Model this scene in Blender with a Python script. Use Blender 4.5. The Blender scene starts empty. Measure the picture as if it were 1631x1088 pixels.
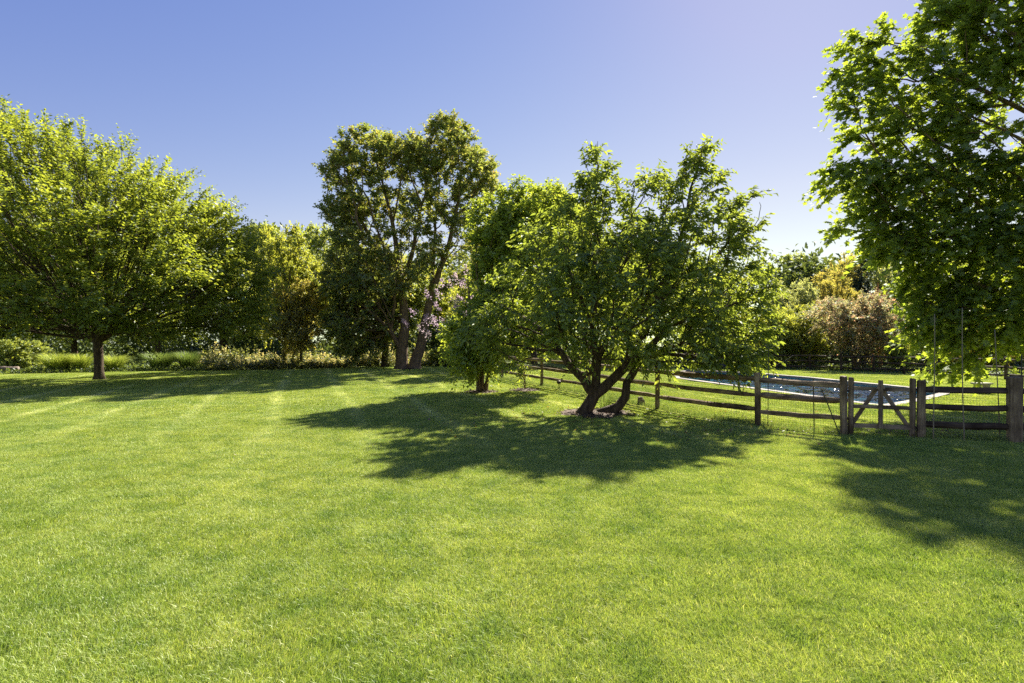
import bpy, math, random
import numpy as np
from mathutils import Vector, Matrix

# ------------------------------------------------------------------ camera, light, exposure
SC = bpy.context.scene
COL = SC.collection
EYE, FPX, UC, VH = 1.9, 906.1, 815.5, 550.0
cd = bpy.data.cameras.new('camera')
cam = bpy.data.objects.new('camera', cd)
COL.objects.link(cam)
cam.location = (0, 0, EYE)
cam.rotation_euler = (math.radians(90), 0, 0)
cd.lens = 20.0
cd.sensor_width = 36.0
cd.shift_y = (VH - 544.0) / 1631.0
cd.clip_end = 3000
SC.camera = cam

SUN_AZ, SUN_EL = 28.0, 40.5          # degrees to the right of straight ahead, above the horizon
w = bpy.data.worlds.new('World')
SC.world = w
w.use_nodes = True
nt = w.node_tree
bg = nt.nodes['Background']
sky = nt.nodes.new('ShaderNodeTexSky')
sky.sky_type = 'NISHITA'
sky.sun_disc = False
sky.sun_elevation = math.radians(SUN_EL)
sky.sun_rotation = math.radians(SUN_AZ)
sky.altitude = 0
sky.air_density = 1.0
sky.dust_density = 0.1
sky.ozone_density = 3.0
# one grade for the whole sky: the photograph's sky is more violet and paler towards the sun than the model's
sep = nt.nodes.new('ShaderNodeSeparateColor'); cmb = nt.nodes.new('ShaderNodeCombineColor')
nt.links.new(sky.outputs[0], sep.inputs[0])
EXPO = 2.3
SKY_K = 0.05 * 2 ** 1.4
outs = []
for ch, (p, k) in enumerate(((1.30, 1.88), (1.10, 1.085), (.51, .895))):
    g = k * SKY_K ** p / (0.05 * 2 ** EXPO)
    pw = nt.nodes.new('ShaderNodeMath'); pw.operation = 'POWER'; pw.inputs[1].default_value = p
    ml = nt.nodes.new('ShaderNodeMath'); ml.operation = 'MULTIPLY'; ml.inputs[1].default_value = g
    nt.links.new(sep.outputs[ch], pw.inputs[0]); nt.links.new(pw.outputs[0], ml.inputs[0]); outs.append(ml)
cap = nt.nodes.new('ShaderNodeMath'); cap.operation = 'MULTIPLY'; cap.inputs[1].default_value = .91
mn = nt.nodes.new('ShaderNodeMath'); mn.operation = 'MINIMUM'
nt.links.new(outs[1].outputs[0], cap.inputs[0]); nt.links.new(outs[0].outputs[0], mn.inputs[0]); nt.links.new(cap.outputs[0], mn.inputs[1])
nt.links.new(mn.outputs[0], cmb.inputs[0]); nt.links.new(outs[1].outputs[0], cmb.inputs[1]); nt.links.new(outs[2].outputs[0], cmb.inputs[2])
nt.links.new(cmb.outputs[0], bg.inputs['Color'])
bg.inputs['Strength'].default_value = 0.05

sd = bpy.data.lights.new('sun', 'SUN')
sun = bpy.data.objects.new('sun', sd)
COL.objects.link(sun)
sd.energy = 3.25
sd.angle = math.radians(0.8)
sd.color = (1.0, 0.93, 0.80)
a, e = math.radians(SUN_AZ), math.radians(SUN_EL)
SUNV = Vector((math.sin(a) * math.cos(e), math.cos(a) * math.cos(e), math.sin(e)))
sun.rotation_euler = SUNV.to_track_quat('Z', 'Y').to_euler()

vs = SC.view_settings
vs.view_transform = 'Standard'
vs.look = 'None'
vs.exposure = EXPO
vs.gamma = 1.0
vs.use_curve_mapping = False
SC.cycles.max_bounces = 8
SC.cycles.diffuse_bounces = 4
SC.cycles.transmission_bounces = 5
SC.cycles.transparent_max_bounces = 8
SC.cycles.use_denoising = False

rng = np.random.default_rng(11)
random.seed(5)

# ------------------------------------------------------------------ measuring helpers
def sm(t):
    t = min(max(t, 0.0), 1.0)
    return t * t * (3 - 2 * t)

def zg(x, y):
    s = sm((9.0 - x) / 6.0)
    yy = min(max(y, 0.0), 60.0)
    t = max(yy - 10.0, 0.0)
    rise = 0.015 * (t * t / (t + 2.0) if t > 0 else 0.0)
    return s * rise + 0.02 * math.sin(x * 0.31 + 1.0) * math.sin(y * 0.27)

def P(u, v, D):
    return Vector(((u - UC) / FPX * D, D, EYE + (VH - v) / FPX * D))

def G(u, v):
    """the point of the ground seen at (u, v) of the photograph"""
    lo, hi = 1.0, 90.0
    for _ in range(50):
        D = 0.5 * (lo + hi)
        p = P(u, v, D)
        if p.z > zg(p.x, p.y):
            lo = D
        else:
            hi = D
    p = P(u, v, lo)
    p.z = zg(p.x, p.y)
    return p

# ------------------------------------------------------------------ object helpers
def tag(o, label=None, cat=None, group=None, kind=None):
    if label: o['label'] = label
    if cat: o['category'] = cat
    if group: o['group'] = group
    if kind: o['kind'] = kind
    return o

def empty(name, loc, rz=0.0):
    o = bpy.data.objects.new(name, None)
    o.empty_display_size = 0.2
    COL.objects.link(o)
    o.location = loc
    o.rotation_euler = (0, 0, rz)
    return o

def link(name, me, mat=None, parent=None):
    o = bpy.data.objects.new(name, me)
    COL.objects.link(o)
    if mat is not None and not me.materials:
        me.materials.append(mat)
    if parent is not None:
        o.parent = parent
    return o

def tri_mesh(name, V, T, tone=None, smooth=False):
    V = np.asarray(V, dtype=np.float32).reshape(-1, 3)
    T = np.asarray(T, dtype=np.int32).reshape(-1, 3)
    me = bpy.data.meshes.new(name)
    me.vertices.add(len(V))
    me.vertices.foreach_set('co', V.ravel())
    me.loops.add(T.size)
    me.loops.foreach_set('vertex_index', T.ravel())
    me.polygons.add(len(T))
    me.polygons.foreach_set('loop_start', np.arange(0, T.size, 3, dtype=np.int32))
    if smooth:
        me.polygons.foreach_set('use_smooth', np.ones(len(T), dtype=bool))
    if tone is not None:
        at = me.attributes.new('tone', 'FLOAT', 'POINT')
        at.data.foreach_set('value', np.asarray(tone, dtype=np.float32).ravel())
    me.update(calc_edges=True)
    return me

class MB:
    """collects boxes and tubes into one mesh"""
    def __init__(self):
        self.V, self.F = [], []
    def box(self, c, s, rot=None, jit=0.0):
        b = len(self.V)
        for dz in (-1, 1):
            for dx, dy in ((-1, -1), (1, -1), (1, 1), (-1, 1)):
                p = Vector((dx * s[0] / 2, dy * s[1] / 2, dz * s[2] / 2))
                if jit: p += Vector((random.uniform(-jit, jit), random.uniform(-jit, jit), random.uniform(-jit, jit)))
                if rot is not None: p = rot @ p
                self.V.append(p + Vector(c))
        self.F += [(b, b + 3, b + 2, b + 1), (b + 4, b + 5, b + 6, b + 7)]
        for i in range(4):
            j = (i + 1) % 4
            self.F.append((b + i, b + j, b + 4 + j, b + 4 + i))
    def tube(self, pts, rad, k=6, jit=0.0, caps=True):
        pts = [Vector(p) for p in pts]
        n = len(pts)
        base = len(self.V)
        x = None
        for i in range(n):
            d = (pts[min(i + 1, n - 1)] - pts[max(i - 1, 0)])
            if d.length < 1e-6: d = Vector((0, 0, 1))
            d.normalize()
            if x is None:
                x = d.orthogonal().normalized()
            x = (x - d * x.dot(d))
            if x.length < 1e-5: x = d.orthogonal()
            x.normalize()
            y = d.cross(x)
            r = rad[i] if hasattr(rad, '__len__') else rad
            for q in range(k):
                t = 2 * math.pi * q / k
                rr = r * (1 + random.uniform(-jit, jit))
                self.V.append(pts[i] + (x * math.cos(t) + y * math.sin(t)) * rr)
        for i in range(n - 1):
            for q in range(k):
                q2 = (q + 1) % k
                self.F.append((base + i * k + q, base + i * k + q2, base + (i + 1) * k + q2, base + (i + 1) * k + q))
        if caps:
            self.F.append(tuple(base + q for q in range(k))[::-1])
            self.F.append(tuple(base + (n - 1) * k + q for q in range(k)))
    def build(self, name, mat, parent=None, smooth=False):
        me = bpy.data.meshes.new(name)
        me.from_pydata([tuple(v) for v in self.V], [], self.F)
        if smooth:
            me.polygons.foreach_set('use_smooth', np.ones(len(me.polygons), dtype=bool))
        me.update()
        return link(name, me, mat, parent)

# ------------------------------------------------------------------ materials
def new_mat(name):
    m = bpy.data.materials.new(name)
    m.use_nodes = True
    n = m.node_tree
    n.nodes.clear()
    out = n.nodes.new('ShaderNodeOutputMaterial')
    return m, n, out

def node(n, typ, **kw):
    x = n.nodes.new(typ)
    for k, v in kw.items():
        if k.startswith('i_'):
            x.inputs[k[2:].replace('_', ' ')].default_value = v
        else:
            setattr(x, k, v)
    return x

def ramp(n, fac, stops):
    r = n.nodes.new('ShaderNodeValToRGB')
    els = r.color_ramp.elements
    while len(els) < len(stops): els.new(0.5)
    for el, (p, c) in zip(els, stops):
        el.position = p
        el.color = (*c, 1)
    n.links.new(fac, r.inputs[0])
    return r.outputs[0]

def leaf_mat(name, cols, trans_gain=(2.5, 2.05, 0.95), trans=0.52, gloss=0.045, rough=0.5):
    """thin leaf: reflects, lets sunlight through, a little sheen; cols from dark to light by the leaf's own tone"""
    m, n, out = new_mat(name)
    at = node(n, 'ShaderNodeAttribute', attribute_name='tone')
    k = len(cols)
    c = ramp(n, at.outputs['Fac'], [(i / max(k - 1, 1), cc) for i, cc in enumerate(cols)])
    tr = node(n, 'ShaderNodeMix', data_type='RGBA', blend_type='MULTIPLY')
    tr.inputs[0].default_value = 1.0
    n.links.new(c, tr.inputs[6])
    tr.inputs[7].default_value = (*trans_gain, 1)
    d = node(n, 'ShaderNodeBsdfDiffuse')
    t = node(n, 'ShaderNodeBsdfTranslucent')
    g = node(n, 'ShaderNodeBsdfGlossy', i_Roughness=rough)
    g.inputs['Color'].default_value = (0.9, 0.95, 0.9, 1)
    n.links.new(c, d.inputs['Color'])
    n.links.new(tr.outputs[2], t.inputs['Color'])
    m1 = node(n, 'ShaderNodeMixShader'); m1.inputs[0].default_value = trans
    n.links.new(d.outputs[0], m1.inputs[1]); n.links.new(t.outputs[0], m1.inputs[2])
    m2 = node(n, 'ShaderNodeMixShader'); m2.inputs[0].default_value = gloss
    n.links.new(m1.outputs[0], m2.inputs[1]); n.links.new(g.outputs[0], m2.inputs[2])
    n.links.new(m2.outputs[0], out.inputs[0])
    return m

def bark_mat(name, c0, c1, scale=6.0, stretch=0.25):
    m, n, out = new_mat(name)
    tc = node(n, 'ShaderNodeTexCoord')
    mp = node(n, 'ShaderNodeMapping'); mp.inputs['Scale'].default_value = (1, 1, stretch)
    n.links.new(tc.outputs['Object'], mp.inputs[0])
    no = node(n, 'ShaderNodeTexNoise', i_Scale=scale * 2, i_Detail=6.0, i_Roughness=0.65)
    n.links.new(mp.outputs[0], no.inputs['Vector'])
    vo = node(n, 'ShaderNodeTexVoronoi', i_Scale=scale * 3, feature='DISTANCE_TO_EDGE')
    n.links.new(mp.outputs[0], vo.inputs['Vector'])
    c = ramp(n, no.outputs['Fac'], [(0.32, c0), (0.68, c1)])
    b = node(n, 'ShaderNodeBsdfPrincipled', i_Roughness=0.9)
    b.inputs['Specular IOR Level'].default_value = 0.2
    n.links.new(c, b.inputs['Base Color'])
    bu = node(n, 'ShaderNodeBump', i_Strength=0.8, i_Distance=0.03)
    ad = node(n, 'ShaderNodeMath', operation='ADD')
    n.links.new(no.outputs['Fac'], ad.inputs[0]); n.links.new(vo.outputs['Distance'], ad.inputs[1])
    n.links.new(ad.outputs[0], bu.inputs['Height'])
    n.links.new(bu.outputs[0], b.inputs['Normal'])
    n.links.new(b.outputs[0], out.inputs[0])
    return m

def wood_mat(name, axis, c0, c1, c2):
    """weathered split wood: grain stretched along the piece's own axis, lichen and dark checks"""
    m, n, out = new_mat(name)
    tc = node(n, 'ShaderNodeTexCoord')
    oi = node(n, 'ShaderNodeObjectInfo')
    mp = node(n, 'ShaderNodeMapping')
    s = [14.0, 14.0, 14.0]; s[axis] = 0.9
    mp.inputs['Scale'].default_value = s
    va = node(n, 'ShaderNodeVectorMath', operation='ADD')
    sc = node(n, 'ShaderNodeMath', operation='MULTIPLY'); sc.inputs[1].default_value = 37.0
    n.links.new(oi.outputs['Random'], sc.inputs[0])
    n.links.new(tc.outputs['Object'], va.inputs[0]); n.links.new(sc.outputs[0], va.inputs[1])
    n.links.new(va.outputs[0], mp.inputs[0])
    g = node(n, 'ShaderNodeTexNoise', i_Scale=2.0, i_Detail=7.0, i_Roughness=0.7)
    n.links.new(mp.outputs[0], g.inputs['Vector'])
    p = node(n, 'ShaderNodeTexNoise', i_Scale=2.3, i_Detail=4.0)
    n.links.new(va.outputs[0], p.inputs['Vector'])
    c = ramp(n, g.outputs['Fac'], [(0.30, c0), (0.48, c1), (0.72, c2)])
    li = ramp(n, p.outputs['Fac'], [(0.36, (0.40, 0.37, 0.34)), (0.52, (0.95, 0.95, 0.95)), (0.68, (1.45, 1.5, 1.45))])
    mx = node(n, 'ShaderNodeMix', data_type='RGBA', blend_type='MULTIPLY'); mx.inputs[0].default_value = 1.0
    n.links.new(c, mx.inputs[6]); n.links.new(li, mx.inputs[7])
    b = node(n, 'ShaderNodeBsdfPrincipled', i_Roughness=0.85)
    b.inputs['Specular IOR Level'].default_value = 0.25
    n.links.new(mx.outputs[2], b.inputs['Base Color'])
    bu = node(n, 'ShaderNodeBump', i_Strength=0.7, i_Distance=0.01)
    n.links.new(g.outputs['Fac'], bu.inputs['Height']); n.links.new(bu.outputs[0], b.inputs['Normal'])
    n.links.new(b.outputs[0], out.inputs[0])
    return m

def plain_mat(name, c0, c1, scale=8.0, rough=0.8, bump=0.3, dist=0.01, metallic=0.0):
    m, n, out = new_mat(name)
    tc = node(n, 'ShaderNodeTexCoord')
    no = node(n, 'ShaderNodeTexNoise', i_Scale=scale, i_Detail=6.0, i_Roughness=0.6)
    n.links.new(tc.outputs['Object'], no.inputs['Vector'])
    c = ramp(n, no.outputs['Fac'], [(0.3, c0), (0.7, c1)])
    b = node(n, 'ShaderNodeBsdfPrincipled', i_Roughness=rough, i_Metallic=metallic)
    n.links.new(c, b.inputs['Base Color'])
    bu = node(n, 'ShaderNodeBump', i_Strength=bump, i_Distance=dist)
    n.links.new(no.outputs['Fac'], bu.inputs['Height']); n.links.new(bu.outputs[0], b.inputs['Normal'])
    n.links.new(b.outputs[0], out.inputs[0])
    return m

def lawn_tint(n):
    """the lawn's own patchiness: paler and yellower patches, pale mower tracks, by place"""
    ge = node(n, 'ShaderNodeNewGeometry')
    n1 = node(n, 'ShaderNodeTexNoise', i_Scale=0.33, i_Detail=5.0, i_Roughness=0.62)
    n.links.new(ge.outputs['Position'], n1.inputs['Vector'])
    n2 = node(n, 'ShaderNodeTexNoise', i_Scale=2.3, i_Detail=5.0, i_Roughness=0.7)
    n.links.new(ge.outputs['Position'], n2.inputs['Vector'])
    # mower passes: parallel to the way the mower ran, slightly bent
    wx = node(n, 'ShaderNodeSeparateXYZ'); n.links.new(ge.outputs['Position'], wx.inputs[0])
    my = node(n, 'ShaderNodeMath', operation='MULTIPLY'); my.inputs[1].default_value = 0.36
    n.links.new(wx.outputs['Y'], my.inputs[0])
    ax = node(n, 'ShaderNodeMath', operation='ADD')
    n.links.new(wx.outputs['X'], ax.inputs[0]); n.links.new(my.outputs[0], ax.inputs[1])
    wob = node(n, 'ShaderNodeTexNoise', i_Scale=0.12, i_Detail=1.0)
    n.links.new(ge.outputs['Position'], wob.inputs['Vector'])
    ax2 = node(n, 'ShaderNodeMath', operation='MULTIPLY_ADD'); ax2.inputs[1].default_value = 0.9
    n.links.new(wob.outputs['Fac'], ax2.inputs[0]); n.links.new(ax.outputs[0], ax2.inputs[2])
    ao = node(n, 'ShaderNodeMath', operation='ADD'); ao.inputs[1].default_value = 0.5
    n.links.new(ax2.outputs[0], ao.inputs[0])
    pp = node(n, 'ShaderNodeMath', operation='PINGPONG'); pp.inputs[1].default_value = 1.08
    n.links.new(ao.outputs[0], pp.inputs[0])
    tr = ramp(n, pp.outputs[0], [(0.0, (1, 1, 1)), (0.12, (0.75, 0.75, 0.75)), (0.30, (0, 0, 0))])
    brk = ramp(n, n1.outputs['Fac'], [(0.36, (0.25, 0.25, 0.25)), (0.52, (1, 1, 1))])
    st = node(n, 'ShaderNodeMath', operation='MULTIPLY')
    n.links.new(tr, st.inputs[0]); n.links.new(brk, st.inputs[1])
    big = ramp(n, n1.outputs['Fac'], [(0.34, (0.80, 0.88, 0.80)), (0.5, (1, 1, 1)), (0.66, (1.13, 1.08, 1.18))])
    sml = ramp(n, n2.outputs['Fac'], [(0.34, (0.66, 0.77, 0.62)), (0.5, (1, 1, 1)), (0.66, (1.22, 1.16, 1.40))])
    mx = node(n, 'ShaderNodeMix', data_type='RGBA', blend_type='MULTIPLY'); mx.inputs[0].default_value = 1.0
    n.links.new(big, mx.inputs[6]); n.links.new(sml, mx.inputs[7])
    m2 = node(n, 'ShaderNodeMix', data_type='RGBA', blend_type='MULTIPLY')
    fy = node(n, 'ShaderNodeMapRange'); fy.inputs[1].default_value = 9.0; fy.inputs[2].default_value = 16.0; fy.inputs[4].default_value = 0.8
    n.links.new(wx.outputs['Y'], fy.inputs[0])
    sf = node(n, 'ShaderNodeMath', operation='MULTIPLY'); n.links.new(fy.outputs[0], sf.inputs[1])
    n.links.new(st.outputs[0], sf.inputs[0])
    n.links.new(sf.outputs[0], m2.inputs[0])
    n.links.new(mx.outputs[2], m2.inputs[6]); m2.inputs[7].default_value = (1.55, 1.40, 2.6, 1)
    return m2.outputs[2]

def grass_mat(name, cols, trans=0.38, tint=True):
    m, n, out = new_mat(name)
    at = node(n, 'ShaderNodeAttribute', attribute_name='tone')
    c = ramp(n, at.outputs['Fac'], [(i / (len(cols) - 1), cc) for i, cc in enumerate(cols)])
    if tint:
        mx = node(n, 'ShaderNodeMix', data_type='RGBA', blend_type='MULTIPLY'); mx.inputs[0].default_value = 1.0
        n.links.new(c, mx.inputs[6]); n.links.new(lawn_tint(n), mx.inputs[7])
        c = mx.outputs[2]
    tr = node(n, 'ShaderNodeMix', data_type='RGBA', blend_type='MULTIPLY'); tr.inputs[0].default_value = 1.0
    n.links.new(c, tr.inputs[6]); tr.inputs[7].default_value = (1.5, 1.4, 0.8, 1)
    d = node(n, 'ShaderNodeBsdfDiffuse'); t = node(n, 'ShaderNodeBsdfTranslucent')
    g = node(n, 'ShaderNodeBsdfGlossy', i_Roughness=0.45)
    n.links.new(c, d.inputs[0]); n.links.new(tr.outputs[2], t.inputs[0])
    m1 = node(n, 'ShaderNodeMixShader'); m1.inputs[0].default_value = trans
    n.links.new(d.outputs[0], m1.inputs[1]); n.links.new(t.outputs[0], m1.inputs[2])
    m2 = node(n, 'ShaderNodeMixShader'); m2.inputs[0].default_value = 0.035
    n.links.new(m1.outputs[0], m2.inputs[1]); n.links.new(g.outputs[0], m2.inputs[2])
    n.links.new(m2.outputs[0], out.inputs[0])
    return m

def ground_mat():
    m, n, out = new_mat('lawn_soil')
    ge = node(n, 'ShaderNodeNewGeometry')
    f = node(n, 'ShaderNodeTexNoise', i_Scale=40.0, i_Detail=6.0, i_Roughness=0.7)
    n.links.new(ge.outputs['Position'], f.inputs['Vector'])
    c = ramp(n, f.outputs['Fac'], [(0.3, (0.075, 0.105, 0.025)), (0.6, (0.17, 0.22, 0.055))])
    mx = node(n, 'ShaderNodeMix', data_type='RGBA', blend_type='MULTIPLY'); mx.inputs[0].default_value = 1.0
    n.links.new(c, mx.inputs[6]); n.links.new(lawn_tint(n), mx.inputs[7])
    b = node(n, 'ShaderNodeBsdfPrincipled', i_Roughness=0.95)
    b.inputs['Specular IOR Level'].default_value = 0.1
    n.links.new(mx.outputs[2], b.inputs['Base Color'])
    bu = node(n, 'ShaderNodeBump', i_Strength=0.8, i_Distance=0.03)
    n.links.new(f.outputs['Fac'], bu.inputs['Height']); n.links.new(bu.outputs[0], b.inputs['Normal'])
    n.links.new(b.outputs[0], out.inputs[0])
    return m

def water_mat():
    m, n, out = new_mat('pool_water')
    t = node(n, 'ShaderNodeBsdfTransparent'); t.inputs[0].default_value = (0.30, 0.62, 0.66, 1)
    g = node(n, 'ShaderNodeBsdfGlossy', i_Roughness=0.03)
    fr = node(n, 'ShaderNodeFresnel', i_IOR=1.33)
    mx = node(n, 'ShaderNodeMixShader')
    n.links.new(fr.outputs[0], mx.inputs[0]); n.links.new(t.outputs[0], mx.inputs[1]); n.links.new(g.outputs[0], mx.inputs[2])
    n.links.new(mx.outputs[0], out.inputs[0])
    return m

M = {}
M['cherry'] = leaf_mat('cherry_leaf', [(0.102, 0.1525, 0.0357), (0.1484, 0.2156, 0.0428), (0.2241, 0.2902, 0.0594)])
M['cherry_light'] = leaf_mat('young_cherry_leaf', [(0.1341, 0.2024, 0.0394), (0.1905, 0.2699, 0.0465), (0.2681, 0.3373, 0.064)])
M['zelkova'] = leaf_mat('zelkova_leaf', [(0.1168, 0.1676, 0.0315), (0.1652, 0.2279, 0.0373), (0.235, 0.2882, 0.0511)])
M['double'] = leaf_mat('olive_tree_leaf', [(0.11, 0.1659, 0.0538), (0.1519, 0.2073, 0.0645), (0.1938, 0.2192, 0.0731), (0.2408, 0.1956, 0.0806)])
M['maple'] = leaf_mat('maple_leaf', [(0.0962, 0.1502, 0.0405), (0.1335, 0.2041, 0.0456), (0.2018, 0.2695, 0.0532)], trans_gain=(2.9, 2.35, .75), trans=0.62)
M['dark'] = leaf_mat('dark_tree_leaf', [(0.1303, 0.1856, 0.0612), (0.1914, 0.2575, 0.0764), (0.287, 0.3264, 0.0994)])
M['mid'] = leaf_mat('mid_tree_leaf', [(0.1649, 0.2309, 0.0592), (0.2473, 0.3109, 0.0724), (0.3462, 0.3848, 0.0922)])
M['yellow'] = leaf_mat('yellow_tree_leaf', [(0.1446, 0.1992, 0.0432), (0.221, 0.2729, 0.0589), (0.3059, 0.3251, 0.0786)])
M['olive'] = leaf_mat('olive_brown_leaf', [(0.1799, 0.2078, 0.0697), (0.264, 0.2724, 0.0945), (0.36, 0.3116, 0.1242)])
M['grey'] = leaf_mat('grey_green_leaf', [(0.168, 0.221, 0.1194), (0.24, 0.2988, 0.1614), (0.3359, 0.3763, 0.2111)])
M['rust'] = leaf_mat('rusty_shrub_leaf', [(0.168, 0.2128, 0.0952), (0.2576, 0.2688, 0.14), (0.4032, 0.3024, 0.2016), (0.5376, 0.28, 0.2128)], trans_gain=(1.7, 1.5, 1.1))
M['red'] = leaf_mat('red_shrub_leaf', [(0.108, 0.072, 0.042), (0.153, 0.096, 0.06), (0.153, 0.144, 0.072)], trans_gain=(1.8, 1.2, 1.0))
M['conifer'] = leaf_mat('conifer_needle', [(0.022, 0.036, 0.020), (0.038, 0.055, 0.030)], trans=0.1)
M['brush'] = leaf_mat('shaded_brush_leaf', [(0.039, 0.065, 0.0234), (0.0585, 0.091, 0.0312), (0.0845, 0.117, 0.039)], trans=0.35)  # darker than the tree leaves: the wood's shade is put into the colour
M['cover'] = leaf_mat('ground_cover_leaf', [(0.0585, 0.0975, 0.0325), (0.0845, 0.13, 0.0416), (0.1235, 0.169, 0.052)])
M['weed'] = leaf_mat('weed_leaf', [(0.085, 0.115, 0.045), (0.14, 0.17, 0.07), (0.34, 0.34, 0.24)])
M['blossom'] = leaf_mat('lilac_blossom', [(0.336, 0.232, 0.304), (0.448, 0.344, 0.424), (0.48, 0.376, 0.368)], trans_gain=(1.2, 1.2, 1.2), gloss=0.02)
M['bark'] = bark_mat('grey_brown_bark', (0.065, 0.045, 0.028), (0.23, 0.165, 0.10))
M['bark_pale'] = bark_mat('pale_bark', (0.12, 0.08, 0.045), (0.30, 0.21, 0.125))
M['bark_mid'] = bark_mat('brown_bark', (0.07, 0.048, 0.028), (0.22, 0.155, 0.095))
M['bark_dark'] = bark_mat('dark_bark', (0.030, 0.021, 0.014), (0.12, 0.088, 0.058))
M['rail'] = wood_mat('weathered_rail_wood', 0, (0.06, 0.038, 0.020), (0.19, 0.13, 0.075), (0.34, 0.255, 0.16))
M['post'] = wood_mat('weathered_post_wood', 2, (0.065, 0.045, 0.025), (0.20, 0.145, 0.085), (0.34, 0.265, 0.17))
M['rail_dark'] = wood_mat('dark_rail_wood', 0, (0.03, 0.02, 0.012), (0.075, 0.052, 0.034), (0.15, 0.11, 0.075))
M['post_dark'] = wood_mat('dark_post_wood', 2, (0.03, 0.02, 0.012), (0.075, 0.052, 0.034), (0.15, 0.11, 0.075))
M['gate'] = wood_mat('weathered_gate_wood', 0, (0.07, 0.05, 0.03), (0.21, 0.155, 0.10), (0.34, 0.27, 0.18))
M['bamboo'] = plain_mat('bamboo_cane', (0.16, 0.13, 0.085), (0.30, 0.25, 0.16), scale=30)
M['iron'] = plain_mat('dark_iron', (0.015, 0.014, 0.012), (0.06, 0.04, 0.03), scale=20, rough=0.6, metallic=0.6)
M['stake'] = plain_mat('green_steel', (0.018, 0.024, 0.018), (0.05, 0.055, 0.04), scale=20, rough=0.6)
M['wire'] = plain_mat('galvanised_wire', (0.10, 0.10, 0.09), (0.18, 0.18, 0.16), scale=30, rough=0.5, metallic=0.5)
M['stone'] = plain_mat('coping_stone', (0.22, 0.195, 0.17), (0.32, 0.285, 0.25), scale=5, rough=0.85)
M['plaster'] = plain_mat('pool_plaster', (0.07, 0.26, 0.34), (0.12, 0.36, 0.45), scale=1.2, rough=0.8)
M['bench'] = plain_mat('grey_bench_stone', (0.24, 0.22, 0.18), (0.40, 0.37, 0.30), scale=7)
M['navy'] = plain_mat('navy_cushion', (0.018, 0.024, 0.045), (0.035, 0.045, 0.08), scale=12, rough=0.9)
M['mulch'] = plain_mat('brown_mulch', (0.05, 0.032, 0.022), (0.16, 0.105, 0.075), scale=30, rough=0.95, bump=0.9, dist=0.03)
M['chip'] = leaf_mat('mulch_chip', [(0.03, 0.018, 0.012), (0.078, 0.051, 0.036), (0.144, 0.102, 0.078)], trans=0.02, gloss=0.02)
M['litter'] = leaf_mat('dry_leaf', [(0.13, 0.11, 0.05), (0.2, 0.16, 0.07), (0.17, 0.11, 0.06)], trans=0.3)
M['log'] = bark_mat('log_bark', (0.12, 0.09, 0.075), (0.30, 0.24, 0.21))
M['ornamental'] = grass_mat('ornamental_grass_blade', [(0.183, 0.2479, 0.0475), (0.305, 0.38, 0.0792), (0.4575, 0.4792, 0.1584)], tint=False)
M['ornamental_dark'] = grass_mat('green_grass_blade', [(0.0897, 0.1555, 0.0396), (0.1615, 0.2333, 0.0634), (0.3229, 0.3694, 0.1426)], tint=False)  # darker blade copy; on the ornamental clumps its colour stands in for shade
M['grass'] = grass_mat('lawn_blade', [(0.1993, 0.2938, 0.04), (0.2926, 0.3942, 0.06), (0.3964, 0.4698, 0.098), (0.5618, 0.5724, 0.25)])
M['soil'] = ground_mat()
M['water'] = water_mat()

# ------------------------------------------------------------------ ground, pool, water
POOL = [(1074, 603), (1120, 609.5), (1197, 620), (1279, 631.5), (1359, 643), (1408, 649.5), (1440, 646), (1478, 638),
        (1519, 627), (1449, 617.5), (1359, 608.5), (1300, 602.5), (1216, 595.5), (1150, 592), (1090, 590.2), (1070, 596)]
def G0(u, v):
    D = EYE * FPX / (v - VH)
    return Vector(((u - UC) / FPX * D, D, 0.0))
outer = [G0(*p) for p in POOL]
# smooth the far side a little by inserting midpoints
def offset_poly(poly, d):
    res, n = [], len(poly)
    for i in range(n):
        a_, b_, c_ = poly[i - 1], poly[i], poly[(i + 1) % n]
        e1 = (b_ - a_).normalized(); e2 = (c_ - b_).normalized()
        n1 = Vector((-e1.y, e1.x, 0)); n2 = Vector((-e2.y, e2.x, 0))
        mm = (n1 + n2)
        if mm.length < 1e-3: mm = n1
        mm.normalize()
        k = d / max(mm.dot(n1), 0.45)
        res.append(b_ + mm * k)
    return res
area = sum(outer[i - 1].x * outer[i].y - outer[i].x * outer[i - 1].y for i in range(len(outer)))
if area < 0: outer.reverse()
inner = offset_poly(outer, 0.34)
mid = offset_poly(outer, 0.18)
POOLZ = 0.05
def inside(poly, x, y):
    c = False
    n = len(poly)
    for i in range(n):
        a_, b_ = poly[i - 1], poly[i]
        if (a_.y > y) != (b_.y > y) and x < (b_.x - a_.x) * (y - a_.y) / (b_.y - a_.y) + a_.x:
            c = not c
    return c

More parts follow.
